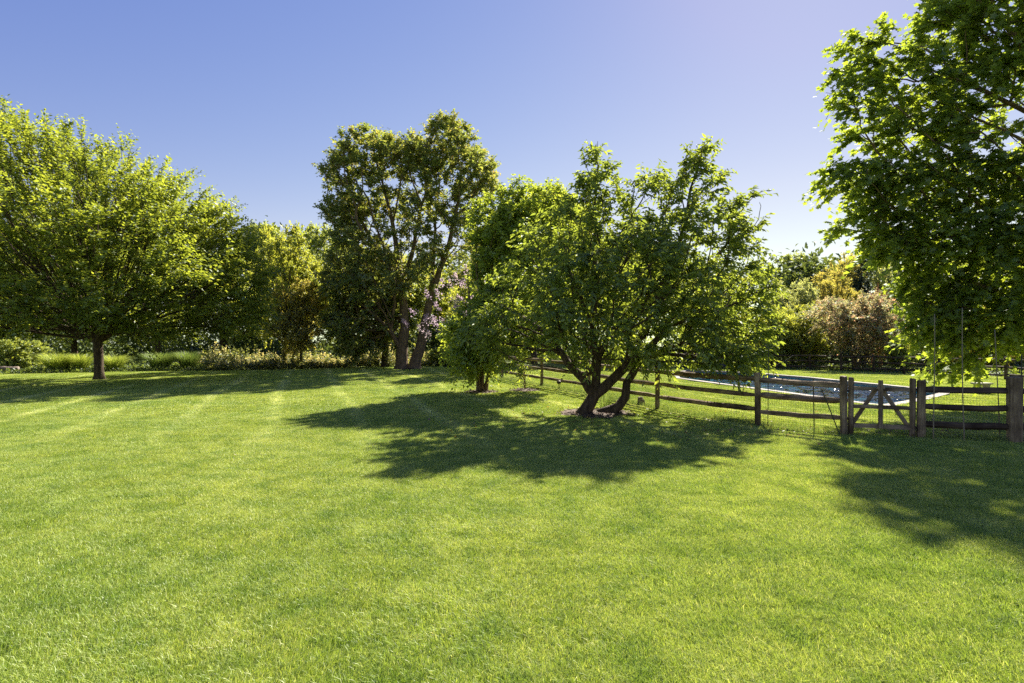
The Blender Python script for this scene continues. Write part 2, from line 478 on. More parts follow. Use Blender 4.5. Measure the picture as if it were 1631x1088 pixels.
def build_ground():
    xs = list(np.arange(-60, 8, 1.0)) + list(np.arange(8, 24, 0.25)) + list(np.arange(24, 61, 1.0))
    ys = list(np.arange(-12, 16, 1.0)) + list(np.arange(16, 46, 0.25)) + list(np.arange(46, 70, 2.0))
    xs = [-900, -400, -200, -120, -80] + xs + [80, 120, 200, 400, 900]
    ys = [-300, -100, -40] + ys + [70, 80, 100, 140, 200, 400, 1200]
    V, F = [], []
    nx = len(xs)
    for y in ys:
        for x in xs:
            V.append((x, y, zg(x, y)))
    for j in range(len(ys) - 1):
        for i in range(nx - 1):
            cx, cy = (xs[i] + xs[i + 1]) / 2, (ys[j] + ys[j + 1]) / 2
            if 8 <= cx <= 24 and 16 <= cy <= 46 and inside(mid, cx, cy): continue
            b = j * nx + i
            F.append((b, b + 1, b + nx + 1, b + nx))
    me = bpy.data.meshes.new('lawn')
    me.from_pydata(V, [], F)
    me.polygons.foreach_set('use_smooth', np.ones(len(F), dtype=bool))
    me.update()
    tag(link('lawn', me, M['soil']), kind='structure')
build_ground()

def build_pool():
    n = len(outer)
    root = empty('swimming_pool', (0, 0, 0))
    c = sum(outer, Vector()) / n
    root.location = (c.x, c.y, 0)
    tag(root, 'long swimming pool with pale stone coping in the lawn behind the fence', 'swimming pool')
    # coping stones, each its own
    def cum(poly):
        return [(poly[i], poly[(i + 1) % n]) for i in range(n)]
    o_e, i_e = cum(outer), cum(inner)
    for (o0, o1), (i0, i1) in zip(o_e, i_e):
        L = (o1 - o0).length
        k = max(1, round(L / 1.1))
        for s in range(k):
            t0, t1 = s / k, (s + 1) / k
            gap = 0.004 / max(L / k, 0.3)
            t0 += gap; t1 -= gap
            q = [o0.lerp(o1, t0), o0.lerp(o1, t1), i0.lerp(i1, t1), i0.lerp(i1, t0)]
            z = POOLZ + random.uniform(-0.004, 0.004)
            cc = sum(q, Vector()) / 4
            V = [(p.x - cc.x, p.y - cc.y, zz) for zz in (-0.12, 0) for p in q]
            F = [(3, 2, 1, 0), (4, 5, 6, 7)] + [(i, (i + 1) % 4, 4 + (i + 1) % 4, 4 + i) for i in range(4)]
            me = bpy.data.meshes.new('coping_stone')
            me.from_pydata(V, [], F); me.update()
            ob = link('coping_stone', me, M['stone'], root)
            ob.location = (cc.x - c.x, cc.y - c.y, z)
    basin = offset_poly(outer, 0.31)
    V = [(p.x - c.x, p.y - c.y, POOLZ - 0.05) for p in basin] + [(p.x - c.x, p.y - c.y, -1.6) for p in basin]
    F = [(i, (i + 1) % n, n + (i + 1) % n, n + i)[::-1] for i in range(n)] + [tuple(range(n, 2 * n))]
    me = bpy.data.meshes.new('basin'); me.from_pydata(V, [], F); me.update()
    link('basin', me, M['plaster'], root)
    # rippled surface, real waves
    r = np.random.default_rng(3)
    step = .05
    bx = [p.x for p in basin]; by = [p.y for p in basin]
    gx = np.arange(min(bx), max(bx) + step, step); gy = np.arange(min(by), max(by) + step, step)
    X, Y = np.meshgrid(gx, gy)
    Z = np.zeros_like(X)
    for i in range(46):
        lam = .17 * 8 ** r.random(); th = r.normal(.9, .9); k = 2 * np.pi / lam
        amp = .036 / k
        Z += amp * np.sin(k * (X * np.cos(th) + Y * np.sin(th)) + r.uniform(0, 6.28)) * (1 + .8 * np.sin(X * r.uniform(.2, .7) + Y * r.uniform(.2, .7) + i))
    ins = np.zeros(X.shape, bool)
    bp = [(p.x, p.y) for p in basin]
    for i in range(len(bp)):
        (x0, y0), (x1, y1) = bp[i - 1], bp[i]
        if y0 == y1: continue
        ins ^= ((y0 > Y) != (y1 > Y)) & (X < (x1 - x0) * (Y - y0) / (y1 - y0) + x0)
    idx = np.arange(X.size).reshape(X.shape)
    cell = ins[:-1, :-1] | ins[1:, 1:] | ins[1:, :-1] | ins[:-1, 1:]
    a_, b_, c_, d_ = idx[:-1, :-1][cell], idx[:-1, 1:][cell], idx[1:, 1:][cell], idx[1:, :-1][cell]
    T = np.concatenate([np.stack([a_, b_, c_], 1), np.stack([a_, c_, d_], 1)])
    used = np.unique(T); rm = np.zeros(X.size, int); rm[used] = np.arange(len(used))
    Vw = np.stack([X.ravel() - c.x, Y.ravel() - c.y, Z.ravel() - .14], 1)[used]
    link('water', tri_mesh('water', Vw, rm[T], smooth=True), M['water'], root)
build_pool()

# ------------------------------------------------------------------ grass
def blade_patch(name, size, n, h0, h1, wd, seed):
    r = np.random.default_rng(seed)
    x = r.uniform(-size / 2, size / 2, n) ; y = r.uniform(-size / 2, size / 2, n)
    cl = r.uniform(-size / 2, size / 2, (max(n // 14, 1), 2))
    pick = r.integers(0, len(cl), n)
    f = r.random(n) < 0.6
    x = np.where(f, cl[pick, 0] + r.normal(0, .012, n), x)
    y = np.where(f, cl[pick, 1] + r.normal(0, .012, n), y)
    h = r.uniform(h0, h1, n) * np.where(r.random(n) < 0.04, 1.35, 1.0)
    az = r.normal(.9, 1.15, n)
    lean = r.uniform(0.15, 0.95, n)
    w_ = wd * r.uniform(0.7, 1.3, n)
    fx = r.uniform(0, 2 * np.pi, n)
    dx, dy = np.cos(az), np.sin(az)
    sx, sy = np.cos(fx), np.sin(fx)
    V = np.zeros((n, 5, 3))
    b = np.stack([x, y, np.zeros(n)], 1)
    m_ = b + np.stack([dx * h * lean * .30, dy * h * lean * .30, h * .6], 1)
    t_ = b + np.stack([dx * h * lean, dy * h * lean, h * (1.0 - .35 * lean)], 1)
    s_ = np.stack([sx, sy, np.zeros(n)], 1)
    V[:, 0] = b - s_ * w_[:, None] / 2; V[:, 1] = b + s_ * w_[:, None] / 2
    V[:, 2] = m_ - s_ * w_[:, None] * .42; V[:, 3] = m_ + s_ * w_[:, None] * .42
    V[:, 4] = t_
    T = np.array([[0, 1, 3], [0, 3, 2], [2, 3, 4]])[None] + (np.arange(n) * 5)[:, None, None]
    tone = np.repeat(np.clip(r.normal(.42, .26, n), 0, 1), 5)
    me = tri_mesh(name, V, T, tone)
    me.materials.append(M['grass'])
    return me

MULCH = []      # (x, y, radius) rings where no lawn grows
def grow_lawn():
    near_c = bpy.data.collections.new('grass_patches_fine')
    far_c = bpy.data.collections.new('grass_patches_coarse')
    for i in range(6):
        near_c.objects.link(bpy.data.objects.new('grass_patch', blade_patch('grass_patch', .74, 8600, .030, .070, .0034, 100 + i)))
        far_c.objects.link(bpy.data.objects.new('grass_patch', blade_patch('grass_patch', .74, 2600, .035, .06, .0080, 200 + i)))
    S = .5
    def ring(d0, d1):
        pts = []
        for y in np.arange(d0, d1, S):
            lim = .96 * y + 2.2
            for x in np.arange(-lim, lim, S):
                px, py = x + random.uniform(-.08, .08), y + random.uniform(-.08, .08)
                if px < 9 and py > edge_y(px): continue
                if px > 8 and inside(outer_wide, px, py): continue
                if any((px - mx) ** 2 + (py - my) ** 2 < (mr * random.uniform(.75, 1.05)) ** 2 for mx, my, mr in MULCH): continue
                pts.append((px, py, zg(px, py) - .004))
        return pts
    for name, c_, pts in (('lawn_grass', near_c, ring(2.0, 15.0)), ('lawn_grass', far_c, ring(15.0, 47.0))):
        me = bpy.data.meshes.new(name)
        me.from_pydata(pts, [], [])
        o = link(name, me)
        tag(o, 'short mown green lawn grass near the viewer' if c_ is near_c else 'short mown lawn grass reaching back under the trees', 'grass', kind='stuff')
        ng = bpy.data.node_groups.new('grow_grass', 'GeometryNodeTree')
        ng.interface.new_socket('Geometry', in_out='INPUT', socket_type='NodeSocketGeometry')
        ng.interface.new_socket('Geometry', in_out='OUTPUT', socket_type='NodeSocketGeometry')
        gi = ng.nodes.new('NodeGroupInput'); go = ng.nodes.new('NodeGroupOutput')
        ci = ng.nodes.new('GeometryNodeCollectionInfo'); ci.inputs['Collection'].default_value = c_
        ci.inputs['Separate Children'].default_value = True
        ci.inputs['Reset Children'].default_value = True
        ip = ng.nodes.new('GeometryNodeInstanceOnPoints')
        ip.inputs['Pick Instance'].default_value = True
        rv = ng.nodes.new('FunctionNodeRandomValue'); rv.data_type = 'FLOAT_VECTOR'
        rv.inputs[0].default_value = (0, 0, 0); rv.inputs[1].default_value = (0, 0, 1.5)
        rs = ng.nodes.new('FunctionNodeRandomValue'); rs.data_type = 'FLOAT'
        rs.inputs[2].default_value = .86; rs.inputs[3].default_value = 1.25
        rs.inputs['Seed'].default_value = 7
        ng.links.new(gi.outputs[0], ip.inputs['Points'])
        ng.links.new(ci.outputs[0], ip.inputs['Instance'])
        ng.links.new(rv.outputs[0], ip.inputs['Rotation'])
        ng.links.new(rs.outputs[1], ip.inputs['Scale'])
        ng.links.new(ip.outputs[0], go.inputs[0])
        md = o.modifiers.new('grow', 'NODES'); md.node_group = ng
outer_wide = offset_poly(outer, -0.22)
EDGE = [(-40, 30.5), (-27, 32.0), (-15, 35.5), (-8, 38.8), (-3, 39.0), (4, 40.0), (9, 44.0)]
def edge_y(x):
    return float(np.interp(x, [p[0] for p in EDGE], [p[1] for p in EDGE]))

# ------------------------------------------------------------------ leaves and trees
def nrm(a):
    return a / np.maximum(np.linalg.norm(a, axis=-1, keepdims=True), 1e-9)

LEAF2 = (np.array([[0, 0, 0], [.30, .38, .07], [0, 1, -.10], [-.30, .38, .07]]), np.array([[0, 1, 2], [0, 2, 3]]))
LEAF4 = (np.array([[0, 0, 0], [.19, .25, .05], [.17, .60, .02], [0, 1, -.20], [-.17, .60, .02], [-.19, .25, .05]]),
         np.array([[0, 1, 2], [0, 2, 3], [0, 3, 4], [0, 4, 5]]))
_o = [(.46, .0), (.29, .24), (.58, .55), (.22, .58), (0, 1.0), (-.22, .58), (-.58, .55), (-.29, .24), (-.46, .0)]
MAPLE = (np.array([[0, 0, 0]] + [[x, y, -.16 * abs(x) - .06 * y] for x, y in _o]), np.array([[0, i, i + 1] for i in range(1, 9)]))

def leaf_geo(pos, axis, up, size, templ):
    tv, tt = templ
    y = nrm(axis)
    x = nrm(np.cross(y, up))
    z = np.cross(x, y)
    V = pos[:, None, :] + size[:, None, None] * (tv[None, :, 0:1] * x[:, None, :] + tv[None, :, 1:2] * y[:, None, :] + tv[None, :, 2:3] * z[:, None, :])
    T = tt[None] + (np.arange(len(pos)) * len(tv))[:, None, None]
    return V, T

def sample_lobes(lobes, n, r, shell=.45):
    L = np.array(lobes, dtype=float)
    wts = (L[:, 3] * L[:, 4] * L[:, 5]) ** (.72)
    if L.shape[1] > 6: wts = wts * L[:, 6]
    k = r.choice(len(L), n * 3, p=wts / wts.sum())
    d = nrm(r.normal(size=(n * 3, 3)))
    rad = r.random(n * 3) ** shell
    p = L[k, :3] + d * rad[:, None] * L[k, 3:6]
    # thin the deep inside of the crown
    dd = np.min(np.linalg.norm((p[:, None, :] - L[None, :, :3]) / L[None, :, 3:6], axis=2), axis=1)
    keep = (dd > .5) | (r.random(n * 3) < .45)
    p = p[keep]
    # even out: drop points too near to earlier ones
    out = []
    vol = np.sum(L[:, 3] * L[:, 4] * L[:, 5]) * 4.19
    md = .36 * (vol / n) ** (1 / 3)
    acc = np.zeros((0, 3))
    for q in p:
        if len(acc) and np.min(np.sum((acc - q) ** 2, 1)) < md * md: continue
        acc = np.vstack([acc, q])
        if len(acc) >= n: break
    return acc

def grow_tree(trunks, tips, r, bf=.55, start_h=1.5, tip_r=.012, expo=.46, drop_pen=.8):
    """trunks: polylines of (x, y, z, radius, parent index of its first point or -1 ...). Returns nodes, parents, radii."""
    pos, par, rad, ok, pl = [], [], [], [], []
    for tr in trunks:
        pts = tr['pts']
        prev = tr.get('at', -1)
        if isinstance(prev, tuple):
            prev = trunks[prev[0]]['ids'][prev[1]]
        ids = []
        for i in range(len(pts)):
            p = np.array(pts[i][:3])
            if i > 0:
                q = np.array(pts[i - 1][:3]); L = np.linalg.norm(p - q); k = max(1, int(L / tr.get('step', .5)))
                for s in range(1, k + 1):
                    t = s / k
                    j = r.normal(0, .03 * min(1, L), 3) * (s < k) * [1, 1, .2]
                    pos.append(q + (p - q) * t + j); rad.append(pts[i - 1][3] * (1 - t) + pts[i][3] * t)
                    par.append(prev); pl.append(pl[prev] + L / k if prev >= 0 else 0.0)
                    ok.append(pos[-1][2] - pts[0][2] > tr.get('h', start_h) or tr.get('at', -1) != -1)
                    prev = len(pos) - 1
            elif prev < 0:
                pos.append(p); rad.append(pts[0][3]); par.append(-1); pl.append(0.0); ok.append(False); prev = len(pos) - 1
            ids.append(prev)
        tr['ids'] = ids
    nt_ = len(pos)
    pos = [np.array(p) for p in pos]
    P_ = np.array(pos); OK = np.array(ok); PLn = np.array(pl)
    n = len(tips)
    best = np.full(n, 1e9); bp = np.zeros(n, int)
    def relax(idx):
        for i in idx:
            if i < nt_ and not OK[i]: continue
            dv = tips - pos[i]
            d = np.linalg.norm(dv, axis=1)
            c = d + bf * pl[i] + drop_pen * np.maximum(0, -dv[:, 2])
            m_ = c < best
            best[m_] = c[m_]; bp[m_] = i
    relax(range(nt_))
    done = np.zeros(n, bool)
    for _ in range(n):
        c = np.where(done, 1e9, best)
        i = int(np.argmin(c))
        done[i] = True
        q = int(bp[i])
        pos.append(tips[i]); par.append(q)
        pl.append(pl[q] + float(np.linalg.norm(tips[i] - pos[q]))); rad.append(0.0)
        relax([len(pos) - 1])
    pos = np.array(pos); par = np.array(par)
    cnt = np.zeros(len(pos)); kids = np.zeros(len(pos), int)
    for i in range(len(pos) - 1, -1, -1):
        cnt[i] += 1
        if par[i] >= 0:
            cnt[par[i]] += cnt[i]; kids[par[i]] += 1
    R = tip_r * cnt ** expo
    R[:nt_] = np.array(rad[:nt_])
    for i in range(nt_, len(pos)):
        R[i] = min(R[i], .75 * R[par[i]] if par[i] < nt_ else R[par[i]])
    return pos, par, R, cnt, kids, nt_

def wood_mesh(name, pos, par, R, cnt, nt_, r, twigs=None, k_thick=9):
    ch = {}
    for i, p in enumerate(par):
        if p >= 0: ch.setdefault(p, []).append(i)
    mb = MB()
    main = {}
    for p, c in ch.items():
        tk = [x for x in c if x < nt_]
        main[p] = max(tk or c, key=lambda x: R[x])
    starts = [i for i in range(len(pos)) if par[i] < 0 or main[par[i]] != i]
    for s in starts:
        chain = [s]
        while chain[-1] in main: chain.append(main[chain[-1]])
        pts = [pos[i] for i in chain]; rr = [R[i] for i in chain]
        if par[s] >= 0:
            pts = [pos[par[s]]] + pts; rr = [min(R[par[s]], R[s] * 1.25)] + rr
        if len(pts) < 2: continue
        if par[s] >= 0 or True:
            # smooth
            A = np.array(pts); B = np.array(rr)
            if len(A) > 2 and s >= nt_:
                for _ in range(2):
                    A[1:-1] = .5 * A[1:-1] + .25 * (A[:-2] + A[2:])
            Q, W = [], []
            for i in range(len(A) - 1):
                p0, p1, p2, p3 = A[max(i - 1, 0)], A[i], A[i + 1], A[min(i + 2, len(A) - 1)]
                k = 2 if R[chain[0]] < .03 else 3
                if s < nt_: k = 1
                for q in range(k):
                    t = q / k
                    Q.append(.5 * ((2 * p1) + (-p0 + p2) * t + (2 * p0 - 5 * p1 + 4 * p2 - p3) * t * t + (-p0 + 3 * p1 - 3 * p2 + p3) * t ** 3)
                             + (r.normal(0, .02, 3) if q else 0))
                    W.append(B[i] * (1 - t) + B[i + 1] * t)
            Q.append(A[-1]); W.append(B[-1] * .7)
        if par[s] < 0:
            # root flare, sunk a little into the ground
            Q.insert(0, Q[0] + np.array([0, 0, -.15])); W.insert(0, W[0] * 1.55)
            W[1] *= 1.35
            mid_ = Q[1] + (Q[2] - Q[1]) * .45
            Q.insert(2, mid_); W.insert(2, W[2] * 1.06)
        k = k_thick if max(W) > .08 else (6 if max(W) > .03 else 4)
        mb.tube(Q, W, k=k, jit=.06 if max(W) > .08 else 0, caps=False)
    V = np.array([tuple(v) for v in mb.V]); T = []
    for f in mb.F:
        T.append((f[0], f[1], f[2])); T.append((f[0], f[2], f[3]))
    T = np.array(T)
    if twigs is not None:
        b, d, L, dr = twigs
        n = len(b)
        s = nrm(np.cross(d, r.normal(size=(n, 3)))); s2 = np.cross(d, s)
        w0 = .006
        m_ = b + d * L[:, None] * .55 + np.array([0, 0, -1]) * (dr * L * .3)[:, None]
        t_ = b + d * L[:, None] + np.array([0, 0, -1]) * (dr * L)[:, None]
        TV = np.stack([b + s * w0, b - s * .5 * w0 + s2 * .86 * w0, b - s * .5 * w0 - s2 * .86 * w0, m_ + s * w0 * .6, m_ - s * w0 * .6, t_], 1)
        tt = np.array([[0, 1, 3], [1, 4, 3], [1, 2, 4], [2, 0, 4], [0, 3, 4], [3, 4, 5]])
        TT = tt[None] + (np.arange(n) * 6)[:, None, None] + len(V)
        V = np.vstack([V, TV.reshape(-1, 3)]); T = np.vstack([T, TT.reshape(-1, 3)])
    return tri_mesh(name, V, T, smooth=True)

def sprays(pos, par, R, cnt, nt_, r, center, per=5, leaves=8, L=(.3, .7), droop=.25, size=(.08, .12), up_bias=.35, max_cnt=9,
           side=.8, leaf_down=.25, rnd=.55, hang=0.0, gap=0.0, gap_size=2.0, flat=.6, out_bias=.5):
    idx = np.array([i for i in range(nt_, len(pos)) if cnt[i] <= max_cnt])
    if gap > 0:
        q_ = pos[idx]; f_ = 6.28 / gap_size
        g_ = np.zeros(len(idx))
        for _ in range(6):
            kv = nrm(r.normal(size=3)) * f_ * r.uniform(.7, 1.5)
            g_ += np.sin(q_ @ kv + r.uniform(0, 6.28))
        idx = idx[g_ > np.quantile(g_, gap)]
    e_ = nrm(pos[idx] - pos[par[idx]])
    outw = nrm(pos[idx] - center)
    n = len(idx)
    b = np.repeat(pos[idx], per, 0)
    back = r.random((n * per, 1)) * .35
    b = b - np.repeat(pos[idx] - pos[par[idx]], per, 0) * back
    d = nrm(np.repeat(e_, per, 0) * .5 + np.repeat(outw, per, 0) * out_bias + r.normal(size=(n * per, 3)) * rnd + np.array([0, 0, up_bias]))
    Ls = r.uniform(L[0], L[1], n * per)
    dr = droop * r.uniform(.4, 1.5, n * per)
    t = (np.arange(leaves) + r.uniform(.2, 1.0, (n * per, leaves))) / leaves
    lp = b[:, None, :] + d[:, None, :] * (t * Ls[:, None])[:, :, None] + np.array([0, 0, -1]) * (dr[:, None] * Ls[:, None] * t ** 2)[:, :, None]
    sd_ = nrm(np.cross(d, np.array([0, 0, 1.0]) + r.normal(size=d.shape) * .3))
    sg = np.where(np.arange(leaves) % 2 == 0, 1, -1)[None, :, None]
    ow = np.repeat(outw, per, 0) * [1, 1, 0]
    ax = d[:, None, :] * .55 + ow[:, None, :] * hang + sd_[:, None, :] * sg * side + r.normal(size=(n * per, leaves, 3)) * .28 + np.array([0, 0, -leaf_down])
    upv = np.array([0, 0, 1.0]) + r.normal(size=(n * per, leaves, 3)) * flat
    ss = r.uniform(size[0], size[1], (n * per, leaves)) * (1.0 - .25 * (t > .85))
    tone = np.clip(r.normal(.4, .16, (n * per, 1)) + r.normal(0, .14, (n * per, leaves)), 0, 1)
    return (lp.reshape(-1, 3), ax.reshape(-1, 3), upv.reshape(-1, 3), ss.ravel(), tone.ravel()), (b, d, Ls, dr)

def lobes_px(base_D, lst):
    out = []
    for l in lst:
        u, v, ru, rv, dD, rD = l[:6]
        wgt = l[6] if len(l) > 6 else 1.0
        D = base_D + dD
        p = P(u, v, D)
        out.append((p.x, p.y, p.z, ru / FPX * D, rD, rv / FPX * D, wgt))
    return out

def tree_px(name, label, cat, base, lobes, trunks, nodes, mat, bark, seed, templ=LEAF2, bf=.55, h=1.5, tip_r=.012, expo=.46,
            twig=True, group=None, singles=0, single_mat=None, **sp):
    """a tree measured at its own distance; base = ground point; trunks in pixels at that distance"""
    r = np.random.default_rng(seed)
    D0 = base.y
    T = []
    for tr in trunks:
        pts = []
        for i, (u, v, dD, rad) in enumerate(tr['px']):
            p = P(u, v, D0 + dD)
            if i == 0 and 'at' not in tr: p.z = zg(p.x, p.y)
            pts.append((p.x, p.y, p.z, rad))
        T.append({**tr, 'pts': pts})
    LB = lobes_px(D0, lobes)
    tips = sample_lobes(LB, nodes, r)
    cen = np.average(np.array([l[:3] for l in LB]), axis=0, weights=[l[3] * l[5] for l in LB])
    cen[2] -= 1.0
    pos, par, R, cnt, kids, nt_ = grow_tree(T, tips, r, bf=bf, start_h=h, tip_r=tip_r, expo=expo)
    lv, tw = sprays(pos, par, R, cnt, nt_, r, cen, **sp)
    root = empty(name, base)
    tag(root, label, cat, group)
    off = np.array(base)
    wm = wood_mesh('trunk', pos - off, par, R, cnt, nt_, r, twigs=(tw[0] - off, *tw[1:]) if twig else None)
    link('trunk', wm, bark, root)
    p_, a_, u_, s_, t_ = lv
    if singles:
        vx = UC + p_[:, 0] / p_[:, 1] * FPX; vy = VH - (p_[:, 2] - EYE) / p_[:, 1] * FPX
        vis = (vx > 15) & (vx < 1616) & (vy > 15)
        sc_ = np.where(vis, p_[:, 1] - s_ * 20, 1e6)
        pick = np.argsort(sc_)[:singles]
        me = None
        tv, tt = templ
        me = tri_mesh('leaf', tv, tt, np.full(len(tv), .45)); me.materials.append(single_mat or mat)
        y = nrm(a_[pick]); x = nrm(np.cross(y, u_[pick])); z = np.cross(x, y)
        for i in range(len(pick)):
            ob = bpy.data.objects.new('leaf', me); COL.objects.link(ob); ob.parent = root
            s = s_[pick[i]]
            q = p_[pick[i]] - off
            ob.matrix_local = Matrix(((x[i, 0] * s, y[i, 0] * s, z[i, 0] * s, q[0]), (x[i, 1] * s, y[i, 1] * s, z[i, 1] * s, q[1]),
                                      (x[i, 2] * s, y[i, 2] * s, z[i, 2] * s, q[2]), (0, 0, 0, 1)))
        keep = np.ones(len(p_), bool); keep[pick] = False
        p_, a_, u_, s_, t_ = p_[keep], a_[keep], u_[keep], s_[keep], t_[keep]
    V, TT = leaf_geo(p_ - off, a_, u_, s_, templ)
    cm = tri_mesh('crown', V, TT, np.repeat(t_, len(templ[0])))
    co = link('crown', cm, mat, root)
    if singles: co['kind'] = 'stuff'
    return root, pos, cnt, nt_, len(p_)

# --- the spreading cherry in the middle of the lawn
b = G(938, 660)
MULCH.append((b.x + .25, b.y + .1, 1.15))
cherry, *_ = tree_px('cherry_tree', 'spreading cherry tree with two low forked trunks in front of the fence', 'tree', b,
    [(952, 245, 16, 32, 0.3, .35, 1.0), (950, 300, 40, 50, 0.3, .8, .9), (950, 355, 66, 58, 0, 1.3), (1105, 305, 50, 60, .3, .9, 1.1), (1112, 250, 26, 26, .3, .5, 1.3), (1030, 335, 60, 60, 0, 1.2, 1.0), (1185, 340, 34, 36, 0, .7, 1.0), (1110, 380, 85, 65, 0, 1.6),
     (1180, 440, 50, 70, 0, 1.5), (1170, 520, 52, 62, -.3, 1.3), (1150, 568, 58, 30, -1.0, .9, 1.6), (1190, 545, 40, 40, -.4, .9, 1.4), (1040, 440, 95, 95, 0, 2.6),
     (900, 420, 85, 85, 0, 2.4), (850, 490, 85, 75, .3, 2.2), (800, 540, 62, 55, .5, 1.6), (960, 535, 95, 55, -.4, 2.4), (1065, 540, 80, 52, -.2, 2.2),
     (1000, 420, 80, 80, -1.6, 1.4), (920, 480, 80, 70, -1.8, 1.3), (1090, 480, 70, 60, -1.7, 1.2)],
    [{'px': [(930, 661, 0, .175), (948, 628, .05, .165), (975, 605, .1, .135), (1010, 570, .1, .12), (1040, 500, .2, .09), (1075, 420, .3, .06), (1100, 300, .3, .03), (1110, 270, .3, .010)], 'h': 1.15, 'step': .25},
     {'px': [(948, 628, .05, .15), (950, 600, .2, .12), (945, 540, .2, .10), (945, 450, .2, .07), (950, 290, .3, .025), (952, 225, .3, .008)], 'at': (0, 1), 'step': .3},
     {'px': [(948, 634, .05, .14), (930, 605, -.1, .115), (905, 580, -.2, .10), (870, 530, -.1, .07), (820, 500, .2, .04)], 'at': (0, 1), 'step': .3},
     {'px': [(960, 659, .1, .15), (985, 648, .15, .135), (996, 632, .2, .125), (998, 610, .25, .11), (1015, 580, .3, .10), (1060, 520, .3, .08), (1120, 440, .3, .05), (1170, 370, .2, .025)], 'h': .95, 'step': .25}],
    1000, M['cherry'], M['bark_dark'], 21, templ=LEAF4, per=6, leaves=8, L=(.28, .66), droop=.4, size=(.12, .185), up_bias=.30, leaf_down=.55, hang=.25, tip_r=.008, max_cnt=12, flat=.7, gap=.22, gap_size=1.1)

# --- the younger light green cherry behind it
b = G(767, 625)
MULCH.append((b.x, b.y, .75))
tree_px('cherry_tree', 'lighter green cherry tree on slim clustered trunks behind the spreading cherry', 'tree', b,
    [(813, 310, 16, 28, 0, .4, .5), (800, 370, 55, 60, 0, 1.6), (858, 345, 58, 46, .5, 1.8, 1.3), (792, 440, 40, 60, 0, 1.5), (835, 430, 65, 70, 0, 2.0),
     (752, 540, 48, 42, -.2, 1.4), (800, 510, 60, 60, -.4, 1.8), (760, 565, 48, 34, -.5, 1.2), (870, 500, 50, 60, .5, 1.8)],
    [{'px': [(763, 626, 0, .09), (760, 590, 0, .075), (750, 520, 0, .055), (745, 450, 0, .03)], 'h': 1.0},
     {'px': [(767, 626, .1, .10), (768, 590, .1, .085), (780, 500, .1, .06), (805, 380, .1, .04), (813, 300, 0, .015)], 'h': 1.0},
     {'px': [(772, 625, .15, .09), (780, 588, .2, .07), (810, 520, .2, .05), (850, 420, .2, .03)], 'h': 1.0}],
    760, M['cherry_light'], M['bark'], 22, templ=LEAF2, per=8, leaves=9, L=(.35, .75), droop=.4, size=(.12, .18), up_bias=.3, leaf_down=.35, tip_r=.008)

# --- the wide zelkova-like tree on the left
b = G(158, 605)
tree_px('shade_tree', 'wide spreading bright green shade tree on one short straight trunk', 'tree', b,
    [(20, 260, 100, 80, 0, 4.2), (130, 285, 95, 68, 0, 4.6), (215, 330, 80, 62, 0, 4.2), (265, 345, 72, 62, 0, 3.8), (325, 385, 66, 62, 0, 3.4), (375, 425, 45, 55, 0, 2.4), (398, 465, 28, 40, 0, 1.5), (355, 500, 60, 40, 0, 2.6),
     (150, 420, 130, 85, 0, 5.2), (30, 400, 130, 100, 0, 5.6), (-90, 330, 110, 110, 0, 5, .5), (-160, 430, 100, 90, 0, 4.5, .5), (60, 485, 120, 45, -1.0, 5), (250, 500, 90, 40, -1.0, 4.4), (-80, 480, 110, 45, 0, 4.5, .5),
     (200, 400, 90, 70, -4.2, 2.4), (70, 360, 90, 80, -4.5, 2.6), (300, 450, 60, 50, -3, 2), (120, 480, 110, 45, -4.6, 2.4)],
    [{'px': [(158, 606, 0, .215), (157, 570, 0, .195), (156, 545, 0, .20)], 'h': 9},
     {'px': [(156, 545, 0, .14), (150, 500, 0, .12), (140, 420, .3, .09), (120, 300, .3, .04)], 'at': (0, 2)},
     {'px': [(156, 545, 0, .13), (166, 500, .3, .11), (180, 420, .8, .08), (200, 310, 1, .035)], 'at': (0, 2)},
     {'px': [(156, 547, 0, .13), (180, 512, -.4, .11), (225, 460, -1, .08), (290, 390, -1.5, .035)], 'at': (0, 2)},
     {'px': [(156, 547, 0, .12), (130, 510, -.4, .10), (80, 450, -1.2, .08), (0, 330, -1.5, .04)], 'at': (0, 2)},
     {'px': [(156, 549, 0, .11), (120, 520, .8, .09), (40, 480, 2.2, .07), (-80, 400, 3, .03)], 'at': (0, 2)},
     {'px': [(156, 549, 0, .11), (190, 522, .8, .09), (260, 490, 2, .06), (340, 450, 2.5, .03)], 'at': (0, 2)},
     {'px': [(156, 546, 0, .10), (160, 505, -1, .09), (150, 450, -2.4, .06), (120, 360, -4, .03)], 'at': (0, 2)}],
    2300, M['zelkova'], M['bark_dark'], 23, templ=LEAF2, per=6, leaves=11, L=(.7, 1.5), droop=.22, size=(.14, .22), up_bias=.50, leaf_down=.2, hang=.1, rnd=.38, out_bias=.7, tip_r=.010, bf=.9, flat=.40, gap=.15, gap_size=2.2)

